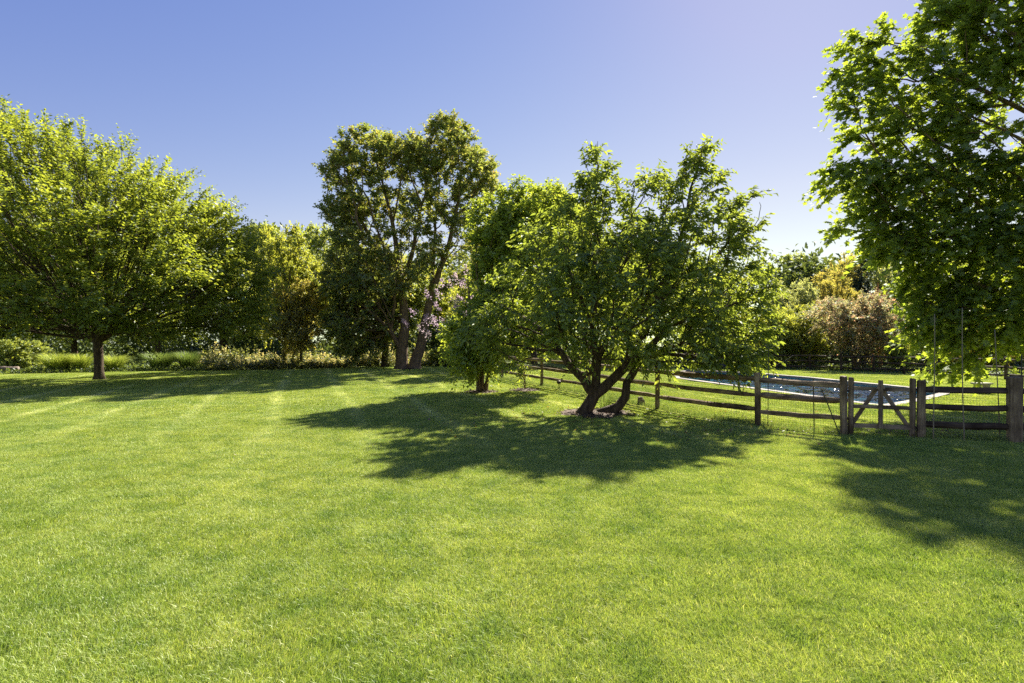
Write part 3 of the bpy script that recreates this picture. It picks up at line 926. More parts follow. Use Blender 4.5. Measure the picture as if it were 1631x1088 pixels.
# --- the tall tree with two trunks in the middle distance
b = G(652, 588)
MULCH.append((b.x, b.y - .1, .8))
tree_px('tall_tree', 'tall olive and bronze leaved tree with two trunks joined at the base', 'tree', b,
    [(585, 250, 48, 38, 0, 3), (640, 250, 38, 34, 0, 2.5), (545, 290, 32, 32, 0, 2.2), (715, 235, 46, 40, 0, 3), (755, 290, 40, 46, 0, 2.6), (680, 275, 40, 36, 0, 2.5, .7), (672, 255, 30, 32, 0, 2.2, .8),
     (550, 350, 36, 34, 0, 2.6), (605, 320, 55, 42, 0, 3, .7), (660, 330, 42, 32, 0, 2.6, .8), (720, 330, 42, 36, 0, 2.6, .6), (585, 400, 58, 40, 0, 3.4, .9), (560, 450, 45, 40, 0, 3), (620, 440, 45, 40, .5, 2.8, .7),
     (740, 380, 36, 34, 0, 2.2, .45), (690, 390, 40, 40, -1, 2, .45), (650, 400, 45, 50, -1.5, 2, .6), (600, 450, 50, 45, -1.5, 2.2, .7), (575, 545, 40, 22, 0, 2, .7), (570, 510, 48, 40, 0, 3, 1.0), (620, 520, 40, 34, 1, 2.4, .7), (720, 440, 40, 30, .5, 2.2, .5)],
    [{'px': [(640, 589, 0, .42), (640, 560, 0, .36), (645, 520, 0, .31), (640, 460, 0, .24), (632, 400, 0, .17), (622, 340, 0, .11), (600, 260, 0, .05)], 'h': 5.0},
     {'px': [(660, 588, .1, .40), (672, 540, .2, .31), (684, 480, .2, .24), (700, 430, .2, .19), (712, 400, .2, .15), (728, 330, .2, .10), (735, 260, 0, .04)], 'h': 5.5},
     {'px': [(640, 460, 0, .18), (655, 410, -.2, .14), (668, 340, -.2, .10), (690, 260, -.2, .04)], 'at': (0, 3)},
     {'px': [(636, 545, 0, .16), (622, 528, -.4, .14), (600, 505, -.8, .11), (570, 480, -1, .05)], 'at': (0, 1)},
     {'px': [(640, 460, 0, .16), (610, 420, .3, .13), (575, 350, .3, .09), (550, 290, 0, .04)], 'at': (0, 3)},
     {'px': [(684, 480, .2, .15), (690, 420, .6, .12), (695, 340, .6, .08), (705, 250, .3, .03)], 'at': (1, 2)}],
    1250, M['double'], M['bark_mid'], 24, templ=LEAF2, per=8, leaves=11, L=(.4, .95), droop=.25, size=(.15, .25), up_bias=.2, leaf_down=.3, tip_r=.013, bf=.5, max_cnt=7, gap=.05, gap_size=2.4)

# --- the big maple on the right
b = Vector((18.2, 17.0, 0.0)); b.z = zg(b.x, b.y)
tree_px('maple_tree', 'large maple overhanging the gate from the right with lobed green leaves', 'tree', b,
    [(1390, 95, 54, 44, 0, 1.0), (1372, 150, 30, 40, 0, .9), (1460, 140, 65, 50, 0, 1.5), (1395, 205, 42, 30, 0, 1.0), (1480, 210, 75, 48, 0, 1.6),
     (1372, 282, 56, 28, -.3, 1.1), (1420, 300, 70, 42, 0, 1.5), (1510, 290, 80, 60, 0, 2), (1395, 345, 55, 30, 0, 1.2), (1440, 380, 60, 36, 0, 1.4), (1530, 380, 85, 60, -.5, 2.2),
     (1495, 450, 48, 50, 0, 1.5), (1490, 510, 34, 42, -.2, 1.0), (1560, 480, 80, 55, -.5, 2), (1530, 555, 30, 36, .2, .8), (1620, 470, 80, 70, -1, 2.5), (1640, 380, 100, 90, -1.5, 2.6), (1620, 265, 80, 60, -1.2, 2.0),
     (1520, 40, 42, 50, .3, 1.3), (1600, 70, 70, 70, 0, 2), (1560, 140, 70, 40, 0, 1.6, .7), (1540, -40, 60, 60, .5, 1.6), (1640, -60, 110, 90, 0, 3),
     (1720, 150, 120, 150, -1, 3.4, .4), (1780, 380, 130, 130, -1, 3.5, .4), (1860, 250, 140, 200, 0, 4, .4), (1700, -180, 120, 90, 0, 3, .4), (1850, -150, 140, 130, 0, 4, .4), (1980, 150, 120, 200, 0, 4, .4), (1990, 380, 120, 110, 0, 4, .4), (1830, -280, 100, 70, 0, 2.5, .4)],
    [{'px': [(1783, 668, 0, .34), (1785, 560, 0, .30), (1790, 450, 0, .27), (1800, 200, 0, .18), (1810, -100, 0, .08), (1820, -260, 0, .03)], 'h': 2.2},
     {'px': [(1790, 450, 0, .16), (1720, 360, -.4, .12), (1620, 290, -.5, .08), (1500, 230, 0, .05), (1400, 180, 0, .02)], 'at': (0, 2)},
     {'px': [(1786, 540, 0, .15), (1700, 450, -.5, .11), (1600, 400, -.5, .07), (1480, 360, 0, .035), (1390, 310, 0, .015)], 'at': (0, 1)},
     {'px': [(1795, 330, 0, .16), (1720, 180, 0, .11), (1620, 60, 0, .07), (1540, -20, .2, .03)], 'at': (0, 2)},
     {'px': [(1795, 330, 0, .12), (1680, 200, 0, .08), (1560, 140, 0, .05), (1470, 75, 0, .03), (1400, 66, 0, .015)], 'at': (0, 2)}],
    2050, M['maple'], M['bark'], 25, templ=MAPLE, per=6, leaves=8, L=(.4, .9), droop=.35, size=(.135, .21), up_bias=.12, leaf_down=.55, hang=.4, tip_r=.009, bf=.5, flat=.45, max_cnt=9, singles=300, out_bias=.8)

# ------------------------------------------------------------------ background trees and shrubs: prototypes in metres, then copies
def proto(name, lobes, trunks, nodes, mat, bark, seed, templ=LEAF2, h=1.5, bf=.5, **sp):
    r = np.random.default_rng(seed)
    tips = sample_lobes(lobes, nodes, r)
    cen = np.average(np.array([l[:3] for l in lobes]), axis=0); cen[2] -= .8
    T = [{**t, 'pts': t['m']} for t in trunks]
    pos, par, R, cnt, kids, nt_ = grow_tree(T, tips, r, bf=bf, start_h=h, tip_r=.016)
    lv, tw = sprays(pos, par, R, cnt, nt_, r, cen, **sp)
    wm = wood_mesh('trunk', pos, par, R, cnt, nt_, r, k_thick=8)
    p_, a_, u_, s_, t_ = lv
    V, TT = leaf_geo(p_, a_, u_, s_, templ)
    cm = tri_mesh('crown', V, TT, np.repeat(t_, len(templ[0])))
    wm.materials.append(bark); cm.materials.append(mat)
    return {'wood': wm, 'crown': cm, 'pos': pos, 'cnt': cnt, 'nt': nt_, 'h': float(V[..., 2].max()), 'w': float(np.ptp(V[..., 0]))}

def rnd_lobes(seed, w_, h0, h1, n, k=.42):
    r = np.random.default_rng(seed); out = []
    for i in range(n):
        t = i / max(n - 1, 1)
        z = h0 + (h1 - h0) * (.12 + .76 * t)
        prof = math.sin(math.pi * min(max(.18 + .70 * t, 0), 1)) ** .7
        a_ = r.uniform(0, 6.28); q = w_ * .5 * prof * r.uniform(.25, .68)
        s = w_ * k * prof * r.uniform(.65, 1.0)
        out.append((q * math.cos(a_), q * math.sin(a_), z, s, s, s * r.uniform(.6, .85)))
    return out

PR = {}
PR['round'] = proto('round', rnd_lobes(1, 10, 2.6, 12, 11), [{'m': [(0, 0, 0, .3), (.1, 0, 2.5, .24), (-.2, .2, 6, .15), (.2, 0, 10.5, .04)]}], 420, M['dark'], M['bark_dark'], 31, per=8, leaves=9, L=(.5, 1.1), size=(.26, .42), droop=.2)
PR['tall'] = proto('tall', rnd_lobes(2, 8, 2.5, 14, 12), [{'m': [(0, 0, 0, .28), (.2, 0, 4, .2), (.1, .2, 9, .12), (0, 0, 13, .03)]}], 420, M['mid'], M['bark_dark'], 32, per=8, leaves=9, L=(.5, 1.1), size=(.26, .40), droop=.25)
PR['airy'] = proto('airy', rnd_lobes(3, 8, 1.6, 9, 12, .34), [{'m': [(0, 0, 0, .2), (.2, 0, 1.6, .16), (.6, .2, 4, .1), (.9, 0, 8, .03)], 'h': 1.2}, {'m': [(.2, 0, 1.6, .1), (-.8, .2, 4, .07), (-1.4, 0, 7, .03)], 'at': (0, 1)}], 380, M['yellow'], M['bark_dark'], 33, per=8, leaves=10, L=(.4, 1.0), size=(.17, .27), droop=.3)
def stems(seed, n, spread, h_):
    r = random.Random(seed); out = []
    for i in range(n):
        a_ = 6.283 * i / n + r.uniform(-.4, .4); q = spread * r.uniform(.3, 1)
        out.append({'m': [(.12 * math.cos(a_) * n / 4, .12 * math.sin(a_) * n / 4, 0, .055), (q * .45 * math.cos(a_), q * .45 * math.sin(a_), h_ * .35, .042), (q * math.cos(a_), q * math.sin(a_), h_ * .8, .015)], 'h': .9})
    return out
PR['shrub'] = proto('shrub', rnd_lobes(4, 6, .9, 5, 12, .36), stems(1, 9, 2.2, 4.8), 340, M['mid'], M['bark'], 34, h=.9, per=8, leaves=10, L=(.35, .85), size=(.13, .21), droop=.3)
PR['arching'] = proto('arching', rnd_lobes(6, 7, 1.7, 5, 13, .34), stems(3, 12, 2.8, 4.6), 380, M['rust'], M['bark'], 35, h=.9, per=8, leaves=11, L=(.5, 1.2), size=(.12, .20), droop=.5)
PR['low'] = proto('low', rnd_lobes(7, 3.4, .1, 2.0, 9, .40), stems(4, 8, 1.2, 1.7), 220, M['dark'], M['bark_dark'], 36, h=.15, per=8, leaves=10, L=(.25, .5), size=(.10, .16), droop=.2)
_cl = [(0, 0, 1.6 + i * 1.0, 2.2 * (1 - i / 11) + .25, 2.2 * (1 - i / 11) + .25, .6) for i in range(11)]
PR['conifer'] = proto('conifer', _cl, [{'m': [(0, 0, 0, .24), (0, 0, 6, .14), (0, 0, 12.4, .02)], 'h': 1.0}], 380, M['conifer'], M['bark_dark'], 37, per=6, leaves=8, L=(.4, .8), size=(.22, .34), droop=.35, up_bias=.0)

PR['parasol'] = proto('parasol', rnd_lobes(9, 9, 3.7, 8, 11, .34), [{'m': [(0, 0, 0, .30), (.05, 0, 2.4, .27), (-.3, .1, 4.5, .16), (.2, 0, 7.2, .04)], 'h': 2.2}, {'m': [(.05, 0, 2.4, .15), (1.4, .2, 3.6, .09), (2.8, 0, 4.6, .03)], 'at': (0, 1)}, {'m': [(.05, 0, 2.4, .15), (-1.5, -.2, 3.4, .09), (-3, 0, 4.2, .03)], 'at': (0, 1)}], 380, M['dark'], M['bark_dark'], 38, per=8, leaves=9, L=(.4, 1.0), size=(.20, .32), droop=.3)
TREE_N = 0
def plant(kind, u, v_top, D, width_px, name, label, cat, mat=None, bark=None, group=None, v_base=None, rz=None):
    global TREE_N
    TREE_N += 1
    p = PR[kind]
    x = (u - UC) / FPX * D
    z0 = zg(x, D)
    H = EYE + (VH - v_top) / FPX * D - z0
    root = empty(name, (x, D, z0), rz if rz is not None else (TREE_N * 2.399) % 6.283)
    tag(root, label, cat, group)
    sx = width_px / FPX * D / p['w']; sz = H / p['h']
    for nm, me, mt in (('trunk', p['wood'], bark), ('crown', p['crown'], mat)):
        o = bpy.data.objects.new(nm, me); COL.objects.link(o); o.parent = root
        o.scale = (sx, sx, sz)
        if mt is not None:
            o.material_slots[0].link = 'OBJECT'; o.material_slots[0].material = mt
    return root

WG = 'trees of the wood behind the lawn'
# left and middle wood
plant('airy', 452, 355, 37.6, 150, 'yellow_tree', 'airy yellowish tree beside the wide shade tree, behind the lawn', 'tree', M['yellow'], group=WG, rz=.4)
plant('airy', 480, 440, 36.4, 110, 'small_tree', 'small olive yellow tree with leaning dark stems at the lawn edge', 'tree', M['olive'], group=WG, rz=2.2)
plant('parasol', 613, 405, 39.0, 190, 'dark_tree', 'low dark crowned tree on a thick black trunk behind the two-trunk tree', 'tree', M['dark'], group=WG, rz=1.1)
plant('round', 490, 350, 55, 130, 'wood_tree', 'dark green tree above the yellowish tree, its right-hand neighbour', 'tree', M['dark'], group=WG)
plant('tall', 425, 352, 57, 120, 'wood_tree', 'dark tree whose top shows above the yellowish tree', 'tree', M['dark'], group=WG)
plant('tall', 540, 368, 52, 110, 'wood_tree', 'dark tree to the left of the two-trunk tree crown', 'tree', M['mid'], group=WG)
plant('round', 355, 395, 46, 150, 'wood_tree', 'mid green tree showing past the right edge of the shade tree', 'tree', M['mid'], group=WG)
plant('round', 250, 400, 44, 170, 'wood_tree', 'dark tree behind the right half of the shade tree', 'tree', M['dark'], group=WG)
plant('tall', 120, 380, 44, 180, 'wood_tree', 'dark tree directly behind the shade tree trunk', 'tree', M['dark'], group=WG)
plant('round', -10, 380, 40, 190, 'wood_tree', 'dark tree behind the left half of the shade tree', 'tree', M['dark'], group=WG)
plant('tall', -120, 350, 44, 200, 'wood_tree', 'dark tree at the left end of the wood', 'tree', M['dark'], group=WG)
plant('round', 690, 420, 56, 140, 'wood_tree', 'green tree seen low between the two trunks', 'tree', M['mid'], group=WG)
plant('tall', 770, 405, 52, 110, 'wood_tree', 'green tree right of the two-trunk tree, above the lilac shrub', 'tree', M['olive'], group=WG)
plant('round', 850, 298, 45, 200, 'wood_tree', 'dark green treetop just above the lighter cherry', 'tree', M['mid'], group=WG)
plant('tall', 930, 318, 47, 150, 'wood_tree', 'dark treetop behind the left spire of the spreading cherry', 'tree', M['dark'], group=WG)
plant('round', 1020, 370, 50, 150, 'wood_tree', 'tree hidden behind the middle of the spreading cherry', 'tree', M['mid'], group=WG)
plant('round', 1140, 430, 52, 150, 'wood_tree', 'tree hidden behind the right half of the spreading cherry', 'tree', M['mid'], group=WG)
# right-hand wood beyond the pool
RG = 'trees beyond the pool'
plant('round', 1283, 398, 72, 110, 'round_tree', 'dark dome shaped tree, tallest on the skyline beyond the pool', 'tree', M['dark'], group=RG)
plant('airy', 1345, 400, 64, 90, 'wood_tree', 'thin brownish tree right of the dark dome shaped tree', 'tree', M['olive'], group=RG)
plant('conifer', 1372, 412, 60, 70, 'conifer_tree', 'dark conifer behind the rusty shrub', 'tree', M['conifer'], group=RG)
plant('airy', 1425, 405, 62, 100, 'wood_tree', 'pale grey green tree right of the conifer', 'tree', M['grey'], group=RG)
plant('round', 1500, 410, 58, 130, 'wood_tree', 'tree beyond the pool seen through the maple leaves', 'tree', M['mid'], group=RG)
plant('round', 1610, 420, 56, 150, 'wood_tree', 'tree beyond the pool behind the thick corner post', 'tree', M['mid'], group=RG)
plant('tall', 1740, 400, 54, 160, 'wood_tree', 'tree beyond the pool past the right end of the fence', 'tree', M['mid'], group=RG)
plant('airy', 1262, 440, 54, 110, 'wood_tree', 'olive green tree in front of the dark dome shaped tree', 'tree', M['grey'], group=RG)
plant('airy', 1325, 428, 55, 100, 'wood_tree', 'yellow olive tree between the dome shaped tree and the conifer', 'tree', M['olive'], group=RG)
SG = 'shrubs behind the far fence'
plant('shrub', 1225, 480, 49, 110, 'green_shrub', 'green shrub beside the right edge of the cherry, behind the far fence', 'shrub', M['mid'], group=SG)
plant('shrub', 1290, 478, 48.2, 130, 'green_shrub', 'yellowish green shrub left of the rusty shrub', 'shrub', M['yellow'], group=SG)
plant('arching', 1368, 458, 43, 190, 'rusty_shrub', 'broad arching shrub with rusty pink leaves behind the far fence', 'shrub', M['rust'], group=SG)
plant('arching', 1402, 450, 48, 50, 'red_shrub', 'red tipped shrub rising behind the rusty shrub', 'shrub', M['red'], group=SG)
plant('shrub', 1440, 535, 40.5, 62, 'green_shrub', 'small dark green shrub at the foot of the rusty shrub', 'shrub', M['mid'], group=SG)
plant('arching', 1480, 470, 43, 130, 'green_shrub', 'grey green shrub behind the far fence left of the bamboo canes', 'shrub', M['grey'], group=SG)
plant('shrub', 1560, 480, 41, 140, 'green_shrub', 'olive shrub behind the far fence above the stone bench', 'shrub', M['olive'], group=SG)
plant('shrub', 1640, 490, 38, 140, 'green_shrub', 'green shrub behind the far fence beyond the corner post', 'shrub', M['mid'], group=SG)
plant('shrub', 1750, 480, 36, 170, 'green_shrub', 'green shrub at the right end of the far fence', 'shrub', M['mid'], group=SG)
plant('shrub', 1150, 500, 52, 130, 'green_shrub', 'green shrub behind the drooping right side of the cherry', 'shrub', M['mid'], group=SG)
# low shrubs at the lawn edge
plant('low', 25, 535, 34, 90, 'low_shrub', 'dark low shrub at the lawn edge beside the log', 'shrub', M['dark'])
plant('low', 715, 552, 40.5, 70, 'low_shrub', 'dark low shrub behind the two-trunk tree base', 'shrub', M['dark'], bark=M['bark_dark'])

# lilac flowering shrub
lil = plant('shrub', 760, 425, 30.5, 108, 'flowering_shrub', 'lilac pink flowering shrub between the two-trunk tree and the cherry', 'shrub', M['mid'], rz=.3)
def add_blossoms(root, p, n_pan, seed):
    r = np.random.default_rng(seed)
    tips = p['pos'][p['nt']:][p['cnt'][p['nt']:] <= 2]
    tips = tips[(tips[:, 2] > 1.8) & (math.cos(.3) * tips[:, 1] + math.sin(.3) * tips[:, 0] < .6)]
    k = r.choice(len(tips), min(n_pan, len(tips)), replace=False)
    m_ = 46
    t = r.random((len(k), m_))
    d = nrm(tips[k] * [1, 1, .3] * .25 + r.normal(size=(len(k), 3)) * .3 + [0, 0, .9])
    base_ = tips[k] + nrm(tips[k] - np.array([0, 0, 2.5])) * .35
    q = base_[:, None, :] + d[:, None, :] * (t * .5)[:, :, None] + r.normal(size=(len(k), m_, 3)) * (.12 * (1.1 - t))[:, :, None]
    q = q.reshape(-1, 3); n = len(q)
    V, T = leaf_geo(q, r.normal(size=(n, 3)), r.normal(size=(n, 3)), r.uniform(.08, .13, n), LEAF2)
    tone = np.repeat(np.clip(np.repeat(r.random(len(k)), m_) * .7 + r.random(n) * .3, 0, 1), 4)
    me = tri_mesh('blossoms', V, T, tone)
    o = link('blossoms', me, M['blossom'], root)
    o.scale = root.children[0].scale
    o['kind'] = 'stuff'
add_blossoms(lil, PR['shrub'], 60, 3)

# far-off wood closing the gaps
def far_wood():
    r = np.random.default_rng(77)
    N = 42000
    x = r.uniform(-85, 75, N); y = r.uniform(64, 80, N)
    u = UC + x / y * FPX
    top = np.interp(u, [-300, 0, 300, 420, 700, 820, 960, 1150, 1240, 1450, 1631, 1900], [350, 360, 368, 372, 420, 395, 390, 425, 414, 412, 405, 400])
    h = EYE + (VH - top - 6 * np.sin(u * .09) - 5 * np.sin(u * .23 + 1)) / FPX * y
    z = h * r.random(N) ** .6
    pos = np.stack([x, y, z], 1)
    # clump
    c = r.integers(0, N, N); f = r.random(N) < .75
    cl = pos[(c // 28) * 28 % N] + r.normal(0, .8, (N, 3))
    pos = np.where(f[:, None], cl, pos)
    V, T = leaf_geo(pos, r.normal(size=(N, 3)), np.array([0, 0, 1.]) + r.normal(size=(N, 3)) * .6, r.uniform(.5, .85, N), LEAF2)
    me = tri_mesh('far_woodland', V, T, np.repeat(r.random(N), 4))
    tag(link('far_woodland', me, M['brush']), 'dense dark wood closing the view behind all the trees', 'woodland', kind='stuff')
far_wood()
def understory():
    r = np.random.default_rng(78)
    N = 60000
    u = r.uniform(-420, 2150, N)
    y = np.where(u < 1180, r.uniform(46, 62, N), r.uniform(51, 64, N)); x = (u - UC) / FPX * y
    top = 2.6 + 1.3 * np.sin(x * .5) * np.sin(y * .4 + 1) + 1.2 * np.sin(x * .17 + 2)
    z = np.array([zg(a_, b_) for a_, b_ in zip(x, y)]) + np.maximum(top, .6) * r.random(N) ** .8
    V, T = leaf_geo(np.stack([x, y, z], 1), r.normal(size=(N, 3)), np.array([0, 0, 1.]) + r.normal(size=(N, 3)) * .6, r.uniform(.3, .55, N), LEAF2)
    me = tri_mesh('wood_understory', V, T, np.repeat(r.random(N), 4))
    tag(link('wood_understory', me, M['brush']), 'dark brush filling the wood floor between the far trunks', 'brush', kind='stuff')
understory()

# ------------------------------------------------------------------ undergrowth and ornamental grasses
def undergrowth():
    r = np.random.default_rng(5)
    NP = 2100; K = 22
    u = r.uniform(325, 760, NP); D0 = r.random(NP) ** 1.3
    y = np.array([edge_y((a_ - UC) / FPX * 39) for a_ in u]) + .2 + D0 * 5.5
    x = (u - UC) / FPX * y
    hp = (.35 + .65 * r.random(NP) ** 1.4 + .35 * np.minimum(D0 * 2, 1)) * (.75 + .35 * np.sin(x * .9) * np.sin(x * .33 + 2))
    base = np.stack([x, y, np.array([zg(a_, b_) for a_, b_ in zip(x, y)])], 1)
    lean = r.normal(0, .22, (NP, 3)) + [0, 0, 1]
    t = r.random((NP, K)) ** .75
    pos = base[:, None, :] + lean[:, None, :] * (t * hp[:, None])[:, :, None] + r.normal(size=(NP, K, 3)) * (.10 * (1.15 - t))[:, :, None] * [1, 1, .4]
    pos = pos.reshape(-1, 3); N = len(pos)
    ax = r.normal(size=(N, 3)) * [1, 1, .5] + [0, 0, .35]
    V, T = leaf_geo(pos, ax, np.array([0, 0, 1.]) + r.normal(size=(N, 3)) * .7, r.uniform(.08, .17, N), LEAF2)
    pl_ = np.repeat(r.random(NP), K)
    tone = np.clip(.25 + r.normal(0, .12, N) + .7 * (pl_ > .62) * (t.ravel() > .55), 0, 1)
    me = tri_mesh('undergrowth', V, T, np.repeat(tone, 4))
    tag(link('undergrowth', me, M['weed']), 'pale waist high weeds along the back edge of the lawn', 'undergrowth', kind='stuff')
    # leafy ground cover at the left and along the foot of the far fence
    N = 16000
    side_ = r.random(N) < .5
    u = np.where(side_, r.uniform(-60, 360, N), r.uniform(1225, 1760, N)); t = r.random(N)
    yl = np.array([edge_y((a_ - UC) / FPX * 33) for a_ in u]) + t * 3
    yr = np.interp(u, [1225, 1440, 1631, 1760], [46.0, 38.6, 33.2, 30.6]) + t * 3.4 - .5
    y = np.where(side_, yl, yr)
    x = (u - UC) / FPX * y
    z = np.array([zg(a_, b_) for a_, b_ in zip(x, y)]) + r.random(N) * (.16 + .3 * t)
    V, T = leaf_geo(np.stack([x, y, z], 1), r.normal(size=(N, 3)) + [0, 0, .3], np.array([0, 0, 1.]) + r.normal(size=(N, 3)) * .5, r.uniform(.10, .2, N), LEAF2)
    me = tri_mesh('ground_cover', V, T, np.repeat(r.random(N) * .8, 4))
    tag(link('ground_cover', me, M['cover']), 'low leafy ground cover along the edges of the lawn', 'ground cover', kind='stuff')
undergrowth()

def grass_clump_mesh(n, h0, h1, spread, w_, seed):
    r = np.random.default_rng(seed)
    az = r.uniform(0, 6.283, n); rr = spread * np.sqrt(r.random(n)) * .35
    bx, by = np.cos(az) * rr, np.sin(az) * rr
    az2 = az + r.normal(0, .5, n)
    h = r.uniform(h0, h1, n); out = spread * r.uniform(.25, 1.0, n)
    K = 5
    V = np.zeros((n, 2 * K + 1, 3))
    s = np.stack([-np.sin(az2 + r.normal(0, .6, n)), np.cos(az2), np.zeros(n)], 1)
    for i in range(K + 1):
        t = i / K
        q = np.stack([bx + np.cos(az2) * out * t ** 1.5, by + np.sin(az2) * out * t ** 1.5, h * (1.45 * t - .5 * t * t - .12 * (out / spread) * t ** 3)], 1)
        if i < K:
            V[:, 2 * i] = q - s * w_ * (1 - t * .7); V[:, 2 * i + 1] = q + s * w_ * (1 - t * .7)
        else:
            V[:, 2 * K] = q
    tt = []
    for i in range(K - 1):
        a_ = 2 * i
        tt += [[a_, a_ + 1, a_ + 3], [a_, a_ + 3, a_ + 2]]
    tt.append([2 * K - 2, 2 * K - 1, 2 * K])
    T = np.array(tt)[None] + (np.arange(n) * (2 * K + 1))[:, None, None]
    return tri_mesh('ornamental_grass', V, T, np.repeat(np.clip(r.normal(.45, .25, n), 0, 1), 2 * K + 1))
gm = grass_clump_mesh(900, .8, 1.35, 1.05, .012, 8)
gm.materials.append(M['ornamental'])
for (u, D, s, mt, lab) in [(92, 33.4, 1.0, 'ornamental', 'yellow green ornamental grass clump left of the shade tree trunk'),
                           (128, 33.8, .95, 'ornamental', 'yellow green ornamental grass clump touching the left side of the shade tree trunk'),
                           (182, 34.0, .9, 'ornamental', 'yellow green ornamental grass clump right of the shade tree trunk'),
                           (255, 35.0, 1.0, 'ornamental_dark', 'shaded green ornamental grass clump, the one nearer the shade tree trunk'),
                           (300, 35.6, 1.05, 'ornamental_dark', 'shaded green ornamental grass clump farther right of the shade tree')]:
    x = (u - UC) / FPX * D
    o = bpy.data.objects.new('ornamental_grass', gm); COL.objects.link(o)
    o.location = (x, D, zg(x, D)); o.scale = (s * 1.15, s, s); o.rotation_euler = (0, 0, u)
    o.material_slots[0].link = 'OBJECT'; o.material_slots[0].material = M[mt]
    tag(o, lab, 'ornamental grass', 'ornamental grass clumps along the lawn edge')

# ------------------------------------------------------------------ fences
def rail(parent, p0, p1, r_=.055, mat=None, seed=0, flat=1.0):
    """one split rail: uneven, its ends pared down"""
    R_ = random.Random(seed)
    d = p1 - p0; L = d.length
    mb = MB()
    n = 9
    prof = [R_.uniform(.75, 1.15) for _ in range(7)]
    pts, rad = [], []
    for i in range(n):
        t = i / (n - 1)
        e_ = min(t, 1 - t)
        taper = .55 + .45 * sm(e_ / .10)
        pts.append((t * L, R_.uniform(-.008, .008), R_.uniform(-.010, .010) - .02 * math.sin(math.pi * t))); rad.append(r_ * taper)
    k = 7
    b0 = len(mb.V)
    for (x, y, z), rr in zip(pts, rad):
        for q in range(k):
            t = 2 * math.pi * q / k
            s = rr * prof[q] * R_.uniform(.94, 1.06)
            mb.V.append(Vector((x, y + math.cos(t) * s * .8, z + math.sin(t) * s * 1.05)))
    for i in range(n - 1):
        for q in range(k):
            q2 = (q + 1) % k
            mb.F.append((b0 + i * k + q, b0 + (i + 1) * k + q, b0 + (i + 1) * k + q2, b0 + i * k + q2))
    mb.F.append(tuple(range(k))); mb.F.append(tuple(b0 + (n - 1) * k + q for q in range(k))[::-1])
    o = mb.build('rail', mat or M['rail'], parent)
    m_ = d.to_track_quat('X', 'Z').to_matrix().to_4x4()
    o.matrix_local = Matrix.Translation(p0) @ m_
    return o

def post(parent, p, h, wdt=.14, dep=.12, seed=0, mat=None, yaw=0.0, name='post', tilt=0.0):
    R_ = random.Random(seed)
    mb = MB(); k = 8
    zs = [-.25, 0, h * .25, h * .5, h * .75, h - .025, h]
    for i, z in enumerate(zs):
        s = 1.0 if i < len(zs) - 1 else .86
        for q in range(k):
            t = 2 * math.pi * (q + .5) / k
            c_, s_ = math.cos(t), math.sin(t)
            m_ = 1 / max(abs(c_), abs(s_)) ** .8
            j = R_.uniform(.95, 1.05)
            mb.V.append(Vector((c_ * m_ * wdt / 2 * s * j, s_ * m_ * dep / 2 * s * j, z + (R_.uniform(-.008, .012) if i == len(zs) - 1 else 0))))
    for i in range(len(zs) - 1):
        for q in range(k):
            q2 = (q + 1) % k
            mb.F.append((i * k + q, i * k + q2, (i + 1) * k + q2, (i + 1) * k + q))
    mb.F.append(tuple((len(zs) - 1) * k + q for q in range(k)))
    o = mb.build(name, mat or M['post'], parent)
    o.location = p; o.rotation_euler = (tilt, R_.uniform(-.012, .012), yaw)
    return o

def wire_panel(mb, p0, p1, h, z0=.02, sp=.05, w_=.0016):
    d = p1 - p0; L = math.hypot(d.x, d.y)
    n = max(2, int(L / sp))
    nn = Vector((-d.y / L, d.x / L, 0)); tt = Vector((d.x / L, d.y / L, 0))
    def strip(a_, b_, side):
        q = len(mb.V)
        mb.V += [a_ - side, a_ + side, b_ + side, b_ - side]
        mb.F.append((q, q + 1, q + 2, q + 3))
    for i in range(n + 1):
        p = p0.lerp(p1, i / n)
        strip(p + Vector((0, 0, z0)), p + Vector((0, 0, h)), tt * w_)
        strip(p + Vector((0, 0, z0)), p + Vector((0, 0, h)), nn * w_)
    m_ = int(h / sp)
    for i in range(m_ + 1):
        z = Vector((0, 0, z0 + (h - z0) * i / m_))
        strip(p0 + z, p1 + z, Vector((0, 0, w_)))
        strip(p0 + z, p1 + z, nn * w_)

# main fence: left run from the gate back to behind the cherry
fp = [G(1344, 695), G(1207, 680), G(1047, 653), G(938, 629), G(863, 615.5), G(800, 603), G(752, 594)]
lf = empty('split_rail_fence', fp[0])
tag(lf, 'weathered three rail fence running from the gate back behind the cherry', 'fence')
o0 = fp[0].copy()
for i, p in enumerate(fp):
    post(lf, p - o0, 1.25 if i != 2 else 1.22, .15 if i == 0 else .135, .13, seed=40 + i, yaw=.3 + .1 * i)
HT = [1.09, .745, .375]
for i in range(len(fp) - 1):
    for j, hh in enumerate(HT):
        a_ = fp[i] - o0 + Vector((0, 0, hh + random.uniform(-.02, .02))); b_ = fp[i + 1] - o0 + Vector((0, 0, hh + random.uniform(-.02, .02)))
        dd = (b_ - a_).normalized() * .07
        rail(lf, a_ - dd + Vector((0, .01 * (i % 2), .012 * (i % 2))), b_ + dd, .062, seed=100 + i * 5 + j)
mb = MB()
for i in range(0, 4):
    off_ = Vector((.06, .085, 0))
    wire_panel(mb, fp[i] - o0 + off_, fp[i + 1] - o0 + off_, 1.1)
wo = mb.build('wire_mesh', M['wire'], lf); wo['kind'] = 'stuff'

